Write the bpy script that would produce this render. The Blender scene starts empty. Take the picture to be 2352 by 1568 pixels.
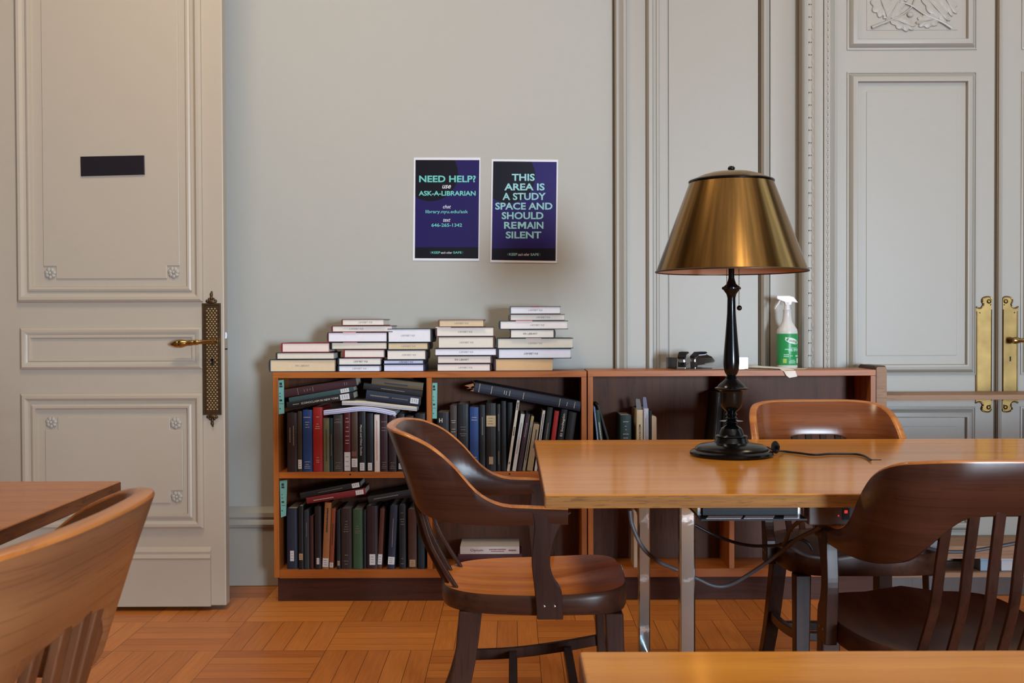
import bpy, math, random
from mathutils import Matrix, Vector
R = math.radians
random.seed(7)
scn = bpy.context.scene
COL = scn.collection

# ------------------------------------------------------------------ camera
W, H = 2352, 1568
FPX = 2500.0
EYE = 1.13
PITCH, ROLL = -0.917, -0.20
cam_data = bpy.data.cameras.new('camera')
cam = bpy.data.objects.new('camera', cam_data)
COL.objects.link(cam)
cam_data.sensor_width = 36.0
cam_data.lens = FPX * 36.0 / W
cam_data.clip_start = 0.05
cam_data.dof.use_dof = True
cam_data.dof.focus_distance = 3.7
cam_data.dof.aperture_fstop = 16.0
CAMM = Matrix.Translation((0, 0, EYE)) @ Matrix.Rotation(R(90 + PITCH), 4, 'X') @ Matrix.Rotation(R(ROLL), 4, 'Z')
cam.matrix_world = CAMM
scn.camera = cam

# ------------------------------------------------------------------ light, exposure
vs = scn.view_settings
vs.view_transform = 'Standard'
vs.look = 'None'
vs.gamma = 1.0
vs.use_curve_mapping = False
vs.exposure = 0.0
world = bpy.data.worlds.new('world')
scn.world = world
world.use_nodes = True
world.node_tree.nodes['Background'].inputs[0].default_value = (0.75, 0.86, 1.0, 1)
world.node_tree.nodes['Background'].inputs[1].default_value = 0.25
try:
    scn.cycles.use_denoising = True
    scn.cycles.max_bounces = 6
    scn.cycles.diffuse_bounces = 3
    scn.cycles.glossy_bounces = 3
    scn.cycles.transmission_bounces = 4
    scn.cycles.sample_clamp_indirect = 6.0
    scn.cycles.caustics_reflective = False
    scn.cycles.caustics_refractive = False
except Exception:
    pass


def area(name, loc, target, sx, sy, power, color):
    l = bpy.data.lights.new(name, 'AREA')
    l.shape = 'RECTANGLE'
    l.size, l.size_y = sx, sy
    l.energy = power
    l.color = color
    o = bpy.data.objects.new(name, l)
    COL.objects.link(o)
    d = Vector(target) - Vector(loc)
    o.matrix_world = Matrix.Translation(loc) @ d.to_track_quat('-Z', 'Y').to_matrix().to_4x4()
    return o


SKYC = (0.66, 0.83, 1.0)
area('window_light_right_b', (4.28, -5.6, 1.25), (-0.8, 4.7, 1.3), 2.6, 1.7, 960, SKYC)
area('window_light_front_b', (3.95, -6.78, 1.3), (-0.2, 4.7, 1.3), 1.0, 1.7, 420, SKYC)  # added light, shares the daylight so the lamp's shadow softens
area('window_light_right_c', (4.28, 3.0, 2.9), (0.0, 3.0, 2.2), 1.5, 3.0, 18, SKYC)
WARM = (1.0, 0.80, 0.54)
area('ceiling_lamp_right', (1.9, 3.2, 3.6), (1.9, 3.2, 0), 0.6, 0.6, 14, WARM)
area('ceiling_lamp_left', (-1.0, 2.9, 3.6), (-1.0, 2.9, 0), 0.6, 0.6, 38, WARM)
for streak_x in (0.62, 0.92, 1.35):  # small lights added to put streaks on the brass lampshade
    area('chandelier_bulb', (streak_x, 0.45, 3.55), (streak_x, 0.45, 0), 0.09, 0.09, 2.2, WARM)


# ------------------------------------------------------------------ pixel rays on real planes
def ray(px, py):
    d = Vector(((px - W / 2) / FPX, -(py - H / 2) / FPX, -1.0))
    return CAMM.to_3x3() @ d


def P(px, py, Y):
    d = ray(px, py)
    t = Y / d.y
    return Vector((d.x * t, Y, EYE + d.z * t))


def PX(px, py, Y):
    return P(px, py, Y).x


def PZ(px, py, Y):
    return P(px, py, Y).z


# ------------------------------------------------------------------ materials
def srgb(c):
    out = []
    for v in c:
        v = v / 255.0
        out.append(v / 12.92 if v <= 0.04045 else ((v + 0.055) / 1.055) ** 2.4)
    return (*out, 1.0)


class NT:
    def __init__(self, name):
        self.m = bpy.data.materials.new(name)
        self.m.use_nodes = True
        self.t = self.m.node_tree
        self.b = self.t.nodes['Principled BSDF']

    def n(self, typ, **kw):
        nd = self.t.nodes.new(typ)
        for k, v in kw.items():
            setattr(nd, k, v)
        return nd

    def l(self, a, b):
        self.t.links.new(a, b)

    def math(self, op, a, b=None, c=None):
        nd = self.n('ShaderNodeMath', operation=op)
        for i, v in enumerate((a, b, c)):
            if v is None:
                continue
            if isinstance(v, (int, float)):
                nd.inputs[i].default_value = v
            else:
                self.l(v, nd.inputs[i])
        return nd.outputs[0]

    def mix(self, f, a, b):
        nd = self.n('ShaderNodeMix', data_type='RGBA')
        for i, v in ((0, f), (6, a), (7, b)):
            if isinstance(v, (int, float)):
                nd.inputs[i].default_value = v
            elif isinstance(v, tuple):
                nd.inputs[i].default_value = v
            else:
                self.l(v, nd.inputs[i])
        return nd.outputs[2]


_mats = {}


def plain(name, rgb, rough=0.6, metal=0.0, noise=0.0, coat=0.0, spec=0.5, bump=0.0, nscale=40.0):
    if name in _mats:
        return _mats[name]
    k = NT(name)
    c = srgb(rgb)
    k.b.inputs['Base Color'].default_value = c
    k.b.inputs['Roughness'].default_value = rough
    k.b.inputs['Metallic'].default_value = metal
    k.b.inputs['Specular IOR Level'].default_value = spec
    k.b.inputs['Coat Weight'].default_value = coat
    k.b.inputs['Coat Roughness'].default_value = 0.12
    if noise or bump:
        tc = k.n('ShaderNodeTexCoord')
        nz = k.n('ShaderNodeTexNoise')
        nz.inputs['Scale'].default_value = nscale
        nz.inputs['Detail'].default_value = 4
        k.l(tc.outputs['Object'], nz.inputs['Vector'])
        if noise:
            dk = tuple(v * (1 - noise) for v in c[:3]) + (1,)
            lt = tuple(min(1, v * (1 + noise)) for v in c[:3]) + (1,)
            k.l(k.mix(nz.outputs[0], dk, lt), k.b.inputs['Base Color'])
        if bump:
            bp = k.n('ShaderNodeBump')
            bp.inputs['Strength'].default_value = bump
            bp.inputs['Distance'].default_value = 0.002
            k.l(nz.outputs[0], bp.inputs['Height'])
            k.l(bp.outputs[0], k.b.inputs['Normal'])
    _mats[name] = k.m
    return k.m


def cloth(rgb):
    return plain('book_cloth_%02x%02x%02x' % tuple(rgb), rgb, 0.5, noise=0.12, spec=0.35, nscale=120)


def paper(rgb):
    rgb = tuple(min(246, int(c * 1.07)) for c in rgb)
    return plain('paper_%02x%02x%02x' % tuple(rgb), rgb, 0.75, noise=0.05, spec=0.2, nscale=60)


def wood(name, dark, light, axis='X', scale=1.0, rough=0.3, coat=0.0, contrast=1.0, pore=0.35, spec=0.5, bump=0.06):
    if name in _mats:
        return _mats[name]
    k = NT(name)
    tc = k.n('ShaderNodeTexCoord')
    mp = k.n('ShaderNodeMapping')
    s = {'R': (1.2, 1.2, 46), 'X': (1.6, 26, 26), 'Y': (26, 1.6, 26), 'Z': (26, 26, 1.6)}[axis]
    mp.inputs['Scale'].default_value = tuple(v * scale for v in s)
    k.l(tc.outputs['Object'], mp.inputs['Vector'])
    n1 = k.n('ShaderNodeTexNoise')
    n1.inputs['Scale'].default_value = 1.0
    n1.inputs['Detail'].default_value = 5
    n1.inputs['Distortion'].default_value = 0.6
    k.l(mp.outputs[0], n1.inputs['Vector'])
    mp2 = k.n('ShaderNodeMapping')
    mp2.inputs['Scale'].default_value = tuple(v * scale * 6 for v in s)
    k.l(tc.outputs['Object'], mp2.inputs['Vector'])
    n2 = k.n('ShaderNodeTexNoise')
    n2.inputs['Scale'].default_value = 1.0
    n2.inputs['Detail'].default_value = 2
    k.l(mp2.outputs[0], n2.inputs['Vector'])
    rp = k.n('ShaderNodeValToRGB')
    rp.color_ramp.elements[0].position = 0.5 - 0.22 * contrast
    rp.color_ramp.elements[1].position = 0.5 + 0.22 * contrast
    rp.color_ramp.elements[0].color = srgb(dark)
    rp.color_ramp.elements[1].color = srgb(light)
    k.l(n1.outputs[0], rp.inputs[0])
    p = k.math('GREATER_THAN', n2.outputs[0], 0.60)
    p = k.math('MULTIPLY', p, pore)
    dk = tuple(v * 0.45 for v in srgb(dark)[:3]) + (1,)
    k.l(k.mix(p, rp.outputs[0], dk), k.b.inputs['Base Color'])
    k.b.inputs['Roughness'].default_value = rough
    k.b.inputs['Specular IOR Level'].default_value = spec
    k.b.inputs['Coat Weight'].default_value = coat
    k.b.inputs['Coat Roughness'].default_value = 0.1
    bp = k.n('ShaderNodeBump')
    bp.inputs['Strength'].default_value = bump
    bp.inputs['Distance'].default_value = 0.001
    k.l(n2.outputs[0], bp.inputs['Height'])
    k.l(bp.outputs[0], k.b.inputs['Normal'])
    _mats[name] = k.m
    return k.m


def parquet():
    k = NT('parquet_floor')
    g = k.n('ShaderNodeTexCoord')
    sp = k.n('ShaderNodeSeparateXYZ')
    k.l(g.outputs['Object'], sp.inputs[0])
    CELL, N = 0.37, 5.0
    u = k.math('DIVIDE', k.math('ADD', sp.outputs[0], 0.65), CELL)
    v = k.math('DIVIDE', k.math('SUBTRACT', sp.outputs[1], 3.76), CELL)
    fu, fv = k.math('FLOOR', u), k.math('FLOOR', v)
    par = k.math('MODULO', k.math('ABSOLUTE', k.math('ADD', fu, fv)), 2.0)   # 0 -> planks along X
    lu, lv = k.math('SUBTRACT', u, fu), k.math('SUBTRACT', v, fv)
    inv = k.math('SUBTRACT', 1.0, par)
    across = k.math('ADD', k.math('MULTIPLY', lv, inv), k.math('MULTIPLY', lu, par))
    along = k.math('ADD', k.math('MULTIPLY', lu, inv), k.math('MULTIPLY', lv, par))
    pn = k.math('MULTIPLY', across, N)
    pid = k.math('FLOOR', pn)
    pf = k.math('SUBTRACT', pn, pid)
    edge = k.math('MINIMUM', pf, k.math('SUBTRACT', 1.0, pf))
    e2 = k.math('MULTIPLY', k.math('MINIMUM', along, k.math('SUBTRACT', 1.0, along)), N)
    gap = k.math('LESS_THAN', k.math('MINIMUM', edge, e2), 0.016)
    cid = k.n('ShaderNodeCombineXYZ')
    k.l(fu, cid.inputs[0]); k.l(fv, cid.inputs[1]); k.l(pid, cid.inputs[2])
    wn = k.n('ShaderNodeTexWhiteNoise')
    k.l(cid.outputs[0], wn.inputs[0])
    cid2 = k.n('ShaderNodeCombineXYZ')
    k.l(fu, cid2.inputs[0]); k.l(fv, cid2.inputs[1])
    wn2 = k.n('ShaderNodeTexWhiteNoise')
    k.l(cid2.outputs[0], wn2.inputs[0])
    gv = k.n('ShaderNodeCombineXYZ')
    k.l(k.math('MULTIPLY', along, 2.0), gv.inputs[0])
    k.l(k.math('MULTIPLY', pn, 7.0), gv.inputs[1])
    k.l(k.math('MULTIPLY', k.math('ADD', wn.outputs[0], k.math('ADD', fu, fv)), 37.0), gv.inputs[2])
    nz = k.n('ShaderNodeTexNoise')
    nz.inputs['Scale'].default_value = 1.4
    nz.inputs['Detail'].default_value = 5
    k.l(gv.outputs[0], nz.inputs['Vector'])
    f = k.math('ADD', k.math('MULTIPLY', nz.outputs[0], 0.5),
               k.math('ADD', k.math('MULTIPLY', wn.outputs[0], 0.25), k.math('MULTIPLY', wn2.outputs[0], 0.3)))
    rp = k.n('ShaderNodeValToRGB')
    rp.color_ramp.elements[0].position = 0.2
    rp.color_ramp.elements[1].position = 0.85
    rp.color_ramp.elements[0].color = srgb((172, 96, 42))
    rp.color_ramp.elements[1].color = srgb((230, 144, 66))
    k.l(f, rp.inputs[0])
    k.l(k.mix(k.math('MULTIPLY', gap, 0.75), rp.outputs[0], srgb((60, 28, 14))), k.b.inputs['Base Color'])
    k.b.inputs['Roughness'].default_value = 0.34
    k.b.inputs['Specular IOR Level'].default_value = 0.4
    return k.m


def poster_mat(name, navy, black, cx, cz, r, band_z):
    """Printed sheet: deep blue ground, a black disc at the top left, a black band at the foot."""
    k = NT(name)
    g = k.n('ShaderNodeTexCoord')
    sp = k.n('ShaderNodeSeparateXYZ')
    k.l(g.outputs['Object'], sp.inputs[0])
    dx = k.math('SUBTRACT', sp.outputs[0], cx)
    dz = k.math('SUBTRACT', sp.outputs[2], cz)
    d = k.math('SQRT', k.math('ADD', k.math('MULTIPLY', dx, dx), k.math('MULTIPLY', dz, dz)))
    ci = k.math('LESS_THAN', d, r)
    bd = k.math('LESS_THAN', sp.outputs[2], band_z)
    k.l(k.mix(k.math('MAXIMUM', ci, bd), srgb(navy), srgb(black)), k.b.inputs['Base Color'])
    k.b.inputs['Roughness'].default_value = 0.3
    k.b.inputs['Specular IOR Level'].default_value = 0.25
    return k.m


def clear_mat():
    k = NT('clear_acrylic')
    out = k.t.nodes['Material Output']
    tr = k.n('ShaderNodeBsdfTransparent')
    tr.inputs[0].default_value = (0.95, 0.96, 0.96, 1)
    gl = k.n('ShaderNodeBsdfGlossy')
    gl.inputs['Roughness'].default_value = 0.05
    fr = k.n('ShaderNodeFresnel')
    fr.inputs[0].default_value = 1.45
    mx = k.n('ShaderNodeMixShader')
    k.l(k.math('ADD', fr.outputs[0], 0.03), mx.inputs[0])
    k.l(tr.outputs[0], mx.inputs[1])
    k.l(gl.outputs[0], mx.inputs[2])
    k.l(mx.outputs[0], out.inputs['Surface'])
    return k.m


M_WALL = plain('wall_paint', (178, 175, 167), 0.6, noise=0.02, bump=0.05, nscale=30)
M_TRIM = plain('trim_paint', (169, 162, 151), 0.42, noise=0.02, bump=0.04, nscale=25)
M_DOORP = plain('door_paint', (180, 167, 150), 0.42, noise=0.025, bump=0.05, nscale=18)
M_GROOVE = plain('old_crack_dirt', (96, 78, 54), 0.8)  # brown for recess lines and dots, shade put into the colour
M_CEIL = plain('ceiling_paint', (225, 220, 210), 0.7)
M_WALLDARK = wood('dark_room_panelling', (70, 50, 36), (104, 78, 56), 'Z', 0.5, 0.5)  # dark finish given to the unseen walls to cut bounced light
M_FLOOR = parquet()
M_TABLE = wood('oak_table_top', (194, 116, 36), (236, 162, 64), 'X', 0.8, 0.15, 0.0, 1.7, 0.14, 0.15, 0.015)
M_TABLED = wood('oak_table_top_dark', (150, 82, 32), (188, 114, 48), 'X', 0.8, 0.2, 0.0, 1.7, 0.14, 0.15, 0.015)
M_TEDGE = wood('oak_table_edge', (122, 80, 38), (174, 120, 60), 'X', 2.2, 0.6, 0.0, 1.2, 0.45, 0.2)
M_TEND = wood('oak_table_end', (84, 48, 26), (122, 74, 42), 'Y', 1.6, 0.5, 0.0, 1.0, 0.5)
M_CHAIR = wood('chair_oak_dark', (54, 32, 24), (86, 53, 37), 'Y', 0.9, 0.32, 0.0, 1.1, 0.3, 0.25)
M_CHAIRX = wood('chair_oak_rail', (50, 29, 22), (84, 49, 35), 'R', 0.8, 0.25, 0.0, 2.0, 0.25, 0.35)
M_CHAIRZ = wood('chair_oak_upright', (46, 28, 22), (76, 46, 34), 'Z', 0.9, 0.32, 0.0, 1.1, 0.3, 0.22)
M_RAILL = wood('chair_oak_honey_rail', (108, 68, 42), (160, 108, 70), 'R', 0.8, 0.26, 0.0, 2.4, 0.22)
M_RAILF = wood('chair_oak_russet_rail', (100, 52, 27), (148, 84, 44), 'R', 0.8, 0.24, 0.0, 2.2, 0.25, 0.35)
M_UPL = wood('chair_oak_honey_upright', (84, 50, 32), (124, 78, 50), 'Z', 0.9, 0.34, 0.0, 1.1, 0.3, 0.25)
M_WORNLIT = wood('chair_oak_worn', (158, 88, 38), (204, 128, 62), 'X', 0.9, 0.26, 0.0, 1.0, 0.2)  # rim wood: wear plus top light put into its colour
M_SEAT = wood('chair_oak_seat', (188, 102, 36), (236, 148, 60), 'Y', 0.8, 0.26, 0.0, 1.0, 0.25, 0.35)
M_CASE = wood('bookcase_edge', (150, 82, 32), (192, 112, 46), 'X', 0.8, 0.38, 0.0, 1.0, 0.2, 0.3)
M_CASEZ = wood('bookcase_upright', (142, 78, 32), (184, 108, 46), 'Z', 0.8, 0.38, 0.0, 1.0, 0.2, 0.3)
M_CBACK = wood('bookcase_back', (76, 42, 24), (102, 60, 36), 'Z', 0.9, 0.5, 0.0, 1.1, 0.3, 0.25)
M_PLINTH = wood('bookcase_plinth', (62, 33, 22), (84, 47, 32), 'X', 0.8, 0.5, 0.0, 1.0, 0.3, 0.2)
M_DESK = wood('pale_desk_laminate', (146, 110, 84), (168, 132, 104), 'X', 0.8, 0.5, 0.0, 1.0, 0.3, 0.25)
M_DESKD = wood('dark_desk_side', (58, 40, 32), (78, 54, 42), 'Z', 0.8, 0.4)
M_BLACK = plain('black_lacquer', (9, 10, 12), 0.2, spec=0.35)
M_BLKPL = plain('black_plastic', (18, 18, 20), 0.5, spec=0.25)
M_CORD = plain('cord_rubber', (30, 29, 32), 0.45)
M_GCORD = plain('grey_cord', (92, 90, 94), 0.45)
M_CHROME = plain('chrome', (200, 202, 205), 0.12, 1.0)
M_STEEL = plain('worn_steel', (150, 155, 158), 0.22, 1.0, noise=0.25, nscale=14)


def rusty_steel():
    k = NT('worn_chromed_steel')
    tc = k.n('ShaderNodeTexCoord')
    mp = k.n('ShaderNodeMapping')
    mp.inputs['Scale'].default_value = (3, 3, 5)
    k.l(tc.outputs['Object'], mp.inputs['Vector'])
    nz = k.n('ShaderNodeTexNoise')
    nz.inputs['Scale'].default_value = 1.6; nz.inputs['Detail'].default_value = 6; nz.inputs['Roughness'].default_value = .65
    k.l(mp.outputs[0], nz.inputs['Vector'])
    rp = k.n('ShaderNodeValToRGB')
    rp.color_ramp.elements[0].position = .57; rp.color_ramp.elements[1].position = .66
    k.l(nz.outputs[0], rp.inputs[0])
    k.l(k.mix(rp.outputs[0], srgb((186, 204, 208)), srgb((186, 124, 80))), k.b.inputs['Base Color'])
    k.b.inputs['Metallic'].default_value = 1.0
    k.l(k.math('MULTIPLY_ADD', rp.outputs[0], .28, .13), k.b.inputs['Roughness'])
    return k.m


M_LEGS = rusty_steel()
M_BRASSP = plain('plate_brass', (122, 98, 60), 0.4, 1.0, noise=0.55, nscale=14)
M_BRASSD = plain('antique_brass', (84, 64, 42), 0.42, 0.7, noise=0.35, nscale=60)
M_BOSS = plain('boss_brass', (176, 148, 104), 0.4, 0.5)
M_BRASSH = plain('polished_brass', (176, 142, 84), 0.22, 1.0, noise=0.15, nscale=30)
M_WHITE = plain('white_print_border', (226, 224, 230), 0.45)
M_LABEL = plain('label_white', (205, 205, 208), 0.5)
M_LABELT = plain('label_tan', (170, 140, 105), 0.5)
M_TEAL = plain('shelf_label_teal', (112, 176, 168), 0.5, noise=0.05)
M_INK = plain('label_ink', (30, 40, 42), 0.6)
M_STAMP = plain('stamp_ink', (150, 143, 142), 0.7)
M_STAMPK = plain('stamp_ink_black', (62, 58, 62), 0.7)
M_GILT = plain('spine_lettering', (196, 190, 180), 0.45)
M_GILTD = plain('spine_lettering_faded', (130, 118, 108), 0.5)
M_CLEAR = clear_mat()


# ------------------------------------------------------------------ objects
MW = {}        # world matrix of each parentable object


def tag(o, label=None, cat=None, group=None, kind=None):
    if label: o['label'] = label
    if cat: o['category'] = cat
    if group: o['group'] = group
    if kind: o['kind'] = kind
    return o


def empty(name, M, label=None, cat=None, group=None, kind=None):
    o = bpy.data.objects.new(name, None)
    o.empty_display_size = 0.05
    COL.objects.link(o)
    if not isinstance(M, Matrix):
        M = Matrix.Translation(M)
    o.matrix_world = M
    MW[o.name] = M.copy()
    return tag(o, label, cat, group, kind)


class MB:
    def __init__(self):
        self.v, self.f, self.mi, self.mats = [], [], [], []

    def _m(self, m):
        if m is None:
            return 0
        if m not in self.mats:
            self.mats.append(m)
        return self.mats.index(m)

    def add(self, vs, fs, m=None):
        b = len(self.v)
        self.v += [Vector(p) for p in vs]
        k = self._m(m)
        for f in fs:
            self.f.append([b + i for i in f]); self.mi.append(k)
        return self

    def box(self, x0, x1, y0, y1, z0, z1, m=None, M=None):
        p = [(x, y, z) for x in (x0, x1) for y in (y0, y1) for z in (z0, z1)]
        if M is not None:
            p = [M @ Vector(q) for q in p]
        return self.add(p, [(0, 1, 3, 2), (4, 6, 7, 5), (0, 4, 5, 1), (2, 3, 7, 6), (0, 2, 6, 4), (1, 5, 7, 3)], m)

    def prism(self, poly, a, b, plane='XZ', m=None):
        """poly extruded along the third axis from a to b."""
        def q(p, t):
            return {'XZ': (p[0], t, p[1]), 'YZ': (t, p[0], p[1]), 'XY': (p[0], p[1], t)}[plane]
        n = len(poly)
        vs = [q(p, a) for p in poly] + [q(p, b) for p in poly]
        fs = [list(range(n)), list(range(2 * n - 1, n - 1, -1))]
        fs += [(i, (i + 1) % n, n + (i + 1) % n, n + i) for i in range(n)]
        return self.add(vs, fs, m)

    def lathe(self, prof, c=(0, 0, 0), seg=48, m=None, M=None, close=False):
        n = len(prof)
        vs, fs = [], []
        for i in range(seg):
            a = 2 * math.pi * i / seg
            for r, z in prof:
                p = Vector((r * math.cos(a), r * math.sin(a), z))
                if M is not None:
                    p = M @ p
                vs.append(p + Vector(c))
        for i in range(seg):
            j = (i + 1) % seg
            for t in range(n - 1 + (1 if close else 0)):
                u = (t + 1) % n
                fs.append((i * n + t, j * n + t, j * n + u, i * n + u))
        return self.add(vs, fs, m)

    def sphere(self, c, r, m=None, seg=16, sc=(1, 1, 1)):
        prof = [(max(1e-5, r * math.sin(math.pi * i / 8)), -r * math.cos(math.pi * i / 8)) for i in range(9)]
        return self.lathe(prof, c, seg, m, Matrix.Diagonal((sc[0], sc[1], sc[2], 1)))

    def tube(self, pts, r, seg=8, m=None, sub=6):
        pts = spline([Vector(p) for p in pts], sub) if sub else [Vector(p) for p in pts]
        n = len(pts)
        rs = r if isinstance(r, (list, tuple)) else [r] * n
        if len(rs) != n:
            rs = [rs[min(len(rs) - 1, int(i * len(rs) / n))] for i in range(n)]
        vs, fs = [], []
        up = Vector((0.13, 0.29, 0.95))
        for i, p in enumerate(pts):
            d = (pts[min(i + 1, n - 1)] - pts[max(i - 1, 0)]).normalized()
            a = d.cross(up)
            if a.length < 1e-3:
                a = d.cross(Vector((1, 0, 0)))
            a.normalize()
            b = d.cross(a)
            for k in range(seg):
                t = 2 * math.pi * k / seg
                vs.append(p + (a * math.cos(t) + b * math.sin(t)) * rs[i])
        for i in range(n - 1):
            for k in range(seg):
                j = (k + 1) % seg
                fs.append((i * seg + k, i * seg + j, (i + 1) * seg + j, (i + 1) * seg + k))
        fs.append(list(range(seg - 1, -1, -1)))
        fs.append([(n - 1) * seg + k for k in range(seg)])
        return self.add(vs, fs, m)

    def sections(self, rings, m=None, cap=True, closed=False):
        """Loft rings of equally many points."""
        n = len(rings[0])
        vs = [p for r in rings for p in r]
        fs = []
        for i in range(len(rings) - (0 if closed else 1)):
            a, b = i * n, ((i + 1) % len(rings)) * n
            for k in range(n):
                j = (k + 1) % n
                fs.append((a + k, a + j, b + j, b + k))
        if cap and not closed:
            fs.append(list(range(n - 1, -1, -1)))
            fs.append([(len(rings) - 1) * n + k for k in range(n)])
        return self.add(vs, fs, m)

    def build(self, name, mat=None, parent=None, world=True, smooth=None, bevel=0.0, at=None):
        """world=True: vertices are in world space and are brought into the parent's space."""
        vs = self.v
        if parent is not None and world:
            inv = MW[parent.name].inverted()
            vs = [inv @ p for p in vs]
        Mo = None
        if parent is None and at is not None:
            Mo = Matrix.Translation(at)
            inv = Mo.inverted()
            vs = [inv @ p for p in vs]
        me = bpy.data.meshes.new(name)
        me.from_pydata([tuple(p) for p in vs], [], self.f)
        mats = self.mats or ([mat] if mat else [])
        for m in mats:
            me.materials.append(m)
        if self.mats:
            me.polygons.foreach_set('material_index', self.mi)
        me.update()
        import bmesh
        bm = bmesh.new(); bm.from_mesh(me)
        bmesh.ops.recalc_face_normals(bm, faces=bm.faces)
        bm.to_mesh(me); bm.free()
        if smooth is not None:
            me.polygons.foreach_set('use_smooth', [True] * len(me.polygons))
            try:
                me.set_sharp_from_angle(angle=R(smooth))
            except Exception:
                pass
        o = bpy.data.objects.new(name, me)
        COL.objects.link(o)
        if parent is not None:
            o.parent = parent
            MW[o.name] = MW[parent.name].copy()
        else:
            if Mo is not None:
                o.matrix_world = Mo
            MW[o.name] = (Mo or Matrix.Identity(4)).copy()
        if bevel:
            bv = o.modifiers.new('bevel', 'BEVEL')
            bv.width = bevel; bv.segments = 2; bv.limit_method = 'ANGLE'; bv.angle_limit = R(40)
        return o


def spline(pts, sub=6):
    out = []
    n = len(pts)
    for i in range(n - 1):
        p0, p1, p2, p3 = pts[max(i - 1, 0)], pts[i], pts[i + 1], pts[min(i + 2, n - 1)]
        for k in range(sub):
            t = k / sub
            out.append(0.5 * ((2 * p1) + (-p0 + p2) * t + (2 * p0 - 5 * p1 + 4 * p2 - p3) * t * t + (-p0 + 3 * p1 - 3 * p2 + p3) * t ** 3))
    out.append(pts[-1])
    return out


# lettering: glyph outlines from the built-in font, kept as flat meshes of unit size
_glyph = {}


def glyphs(s, off=0.0, shear=0.0):
    if s == '\x01M':                     # heavy M drawn as one outline
        p = [(0, 0), (0, 1), (.27, 1), (.5, .60), (.73, 1), (1, 1), (1, 0), (.75, 0), (.75, .58), (.5, .17), (.25, .58), (.25, 0)]
        return p, [list(range(len(p)))], 1.2
    key = (s, off, shear)
    if key in _glyph:
        return _glyph[key]
    cu = bpy.data.curves.new('lettering', 'FONT')
    cu.body = s
    cu.offset = off
    cu.shear = shear
    cu.fill_mode = 'FRONT'
    cu.resolution_u = 3
    ob = bpy.data.objects.new('lettering', cu)
    COL.objects.link(ob)
    dg = bpy.context.evaluated_depsgraph_get()
    me = bpy.data.meshes.new_from_object(ob.evaluated_get(dg))
    vs = [tuple(v.co) for v in me.vertices]
    fs = [list(p.vertices) for p in me.polygons]
    bpy.data.objects.remove(ob); bpy.data.curves.remove(cu); bpy.data.meshes.remove(me)
    x0 = min(v[0] for v in vs); x1 = max(v[0] for v in vs)
    y0 = min(v[1] for v in vs); y1 = max(v[1] for v in vs)
    vs = [((v[0] - x0) / (x1 - x0), (v[1] - y0) / (y1 - y0)) for v in vs]
    _glyph[key] = (vs, fs, (x1 - x0) / (y1 - y0))
    return _glyph[key]


def text_on(mb, s, O, U, V, mat=None, off=0.0, shear=0.0):
    """Fit the string into the parallelogram O + a*U + b*V."""
    vs, fs, _ = glyphs(s, off, shear)
    O, U, V = Vector(O), Vector(U), Vector(V)
    mb.add([O + U * a + V * b for a, b in vs], fs, mat)


def text_px(mb, s, x0, x1, y0, y1, Y, mat=None, off=0.0, shear=0.0):
    a, b, c = P(x0, y1, Y), P(x1, y1, Y), P(x0, y0, Y)
    text_on(mb, s, a, b - a, c - a, mat, off, shear)


for _s in ('IFA LIBRARY',):
    glyphs(_s, 0.01)

# ================================================================== setting
YW = 4.72                     # face of the back wall
HC = 5.0


def struct(o):
    o['kind'] = 'structure'
    return o


struct(MB().box(-3.5, 4.6, -7.1, 4.9, -0.1, 0.0).build('floor', M_FLOOR))
struct(MB().box(-3.5, 4.6, -7.1, 4.9, HC, HC + 0.1).build('ceiling', M_CEIL))
struct(MB().box(-3.5, 4.6, YW, YW + 0.12, 0, HC).build('wall_back', M_WALL))
struct(MB().box(-3.5, -3.4, -7.0, YW, 0, HC).build('wall_left', M_WALLDARK))
struct(MB().box(4.5, 4.6, -7.0, YW, 0, HC).build('wall_right', M_WALLDARK))
struct(MB().box(-3.4, 4.5, -7.1, -7.0, 0, HC).build('wall_front', M_WALLDARK))


def frame(mb, x0, x1, z0, z1, Y, prof, m=None, fill=True):
    rings = []
    for d, p in prof:
        rings.append([(x0 + d, Y - p, z0 + d), (x1 - d, Y - p, z0 + d), (x1 - d, Y - p, z1 - d), (x0 + d, Y - p, z1 - d)])
    vs = [q for r in rings for q in r]
    fs = []
    for i in range(len(rings) - 1):
        for k in range(4):
            j = (k + 1) % 4
            fs.append((i * 4 + k, i * 4 + j, i * 4 + 4 + j, i * 4 + 4 + k))
    if fill:
        b = (len(rings) - 1) * 4
        fs.append((b, b + 1, b + 2, b + 3))
    mb.add(vs, fs, m)


# --- wall mouldings right of the plain wall, a run of upright profiles
def upright_trim(name, pts, mat=M_TRIM):
    poly = [(PX(px, 500, YW), YW - pr) for px, pr in pts]
    poly = [(poly[0][0], YW + 0.02)] + poly + [(poly[-1][0], YW + 0.02)]
    return struct(MB().prism(poly, 0.002, HC - 0.002, 'XY').build(name, mat, smooth=35))


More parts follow.
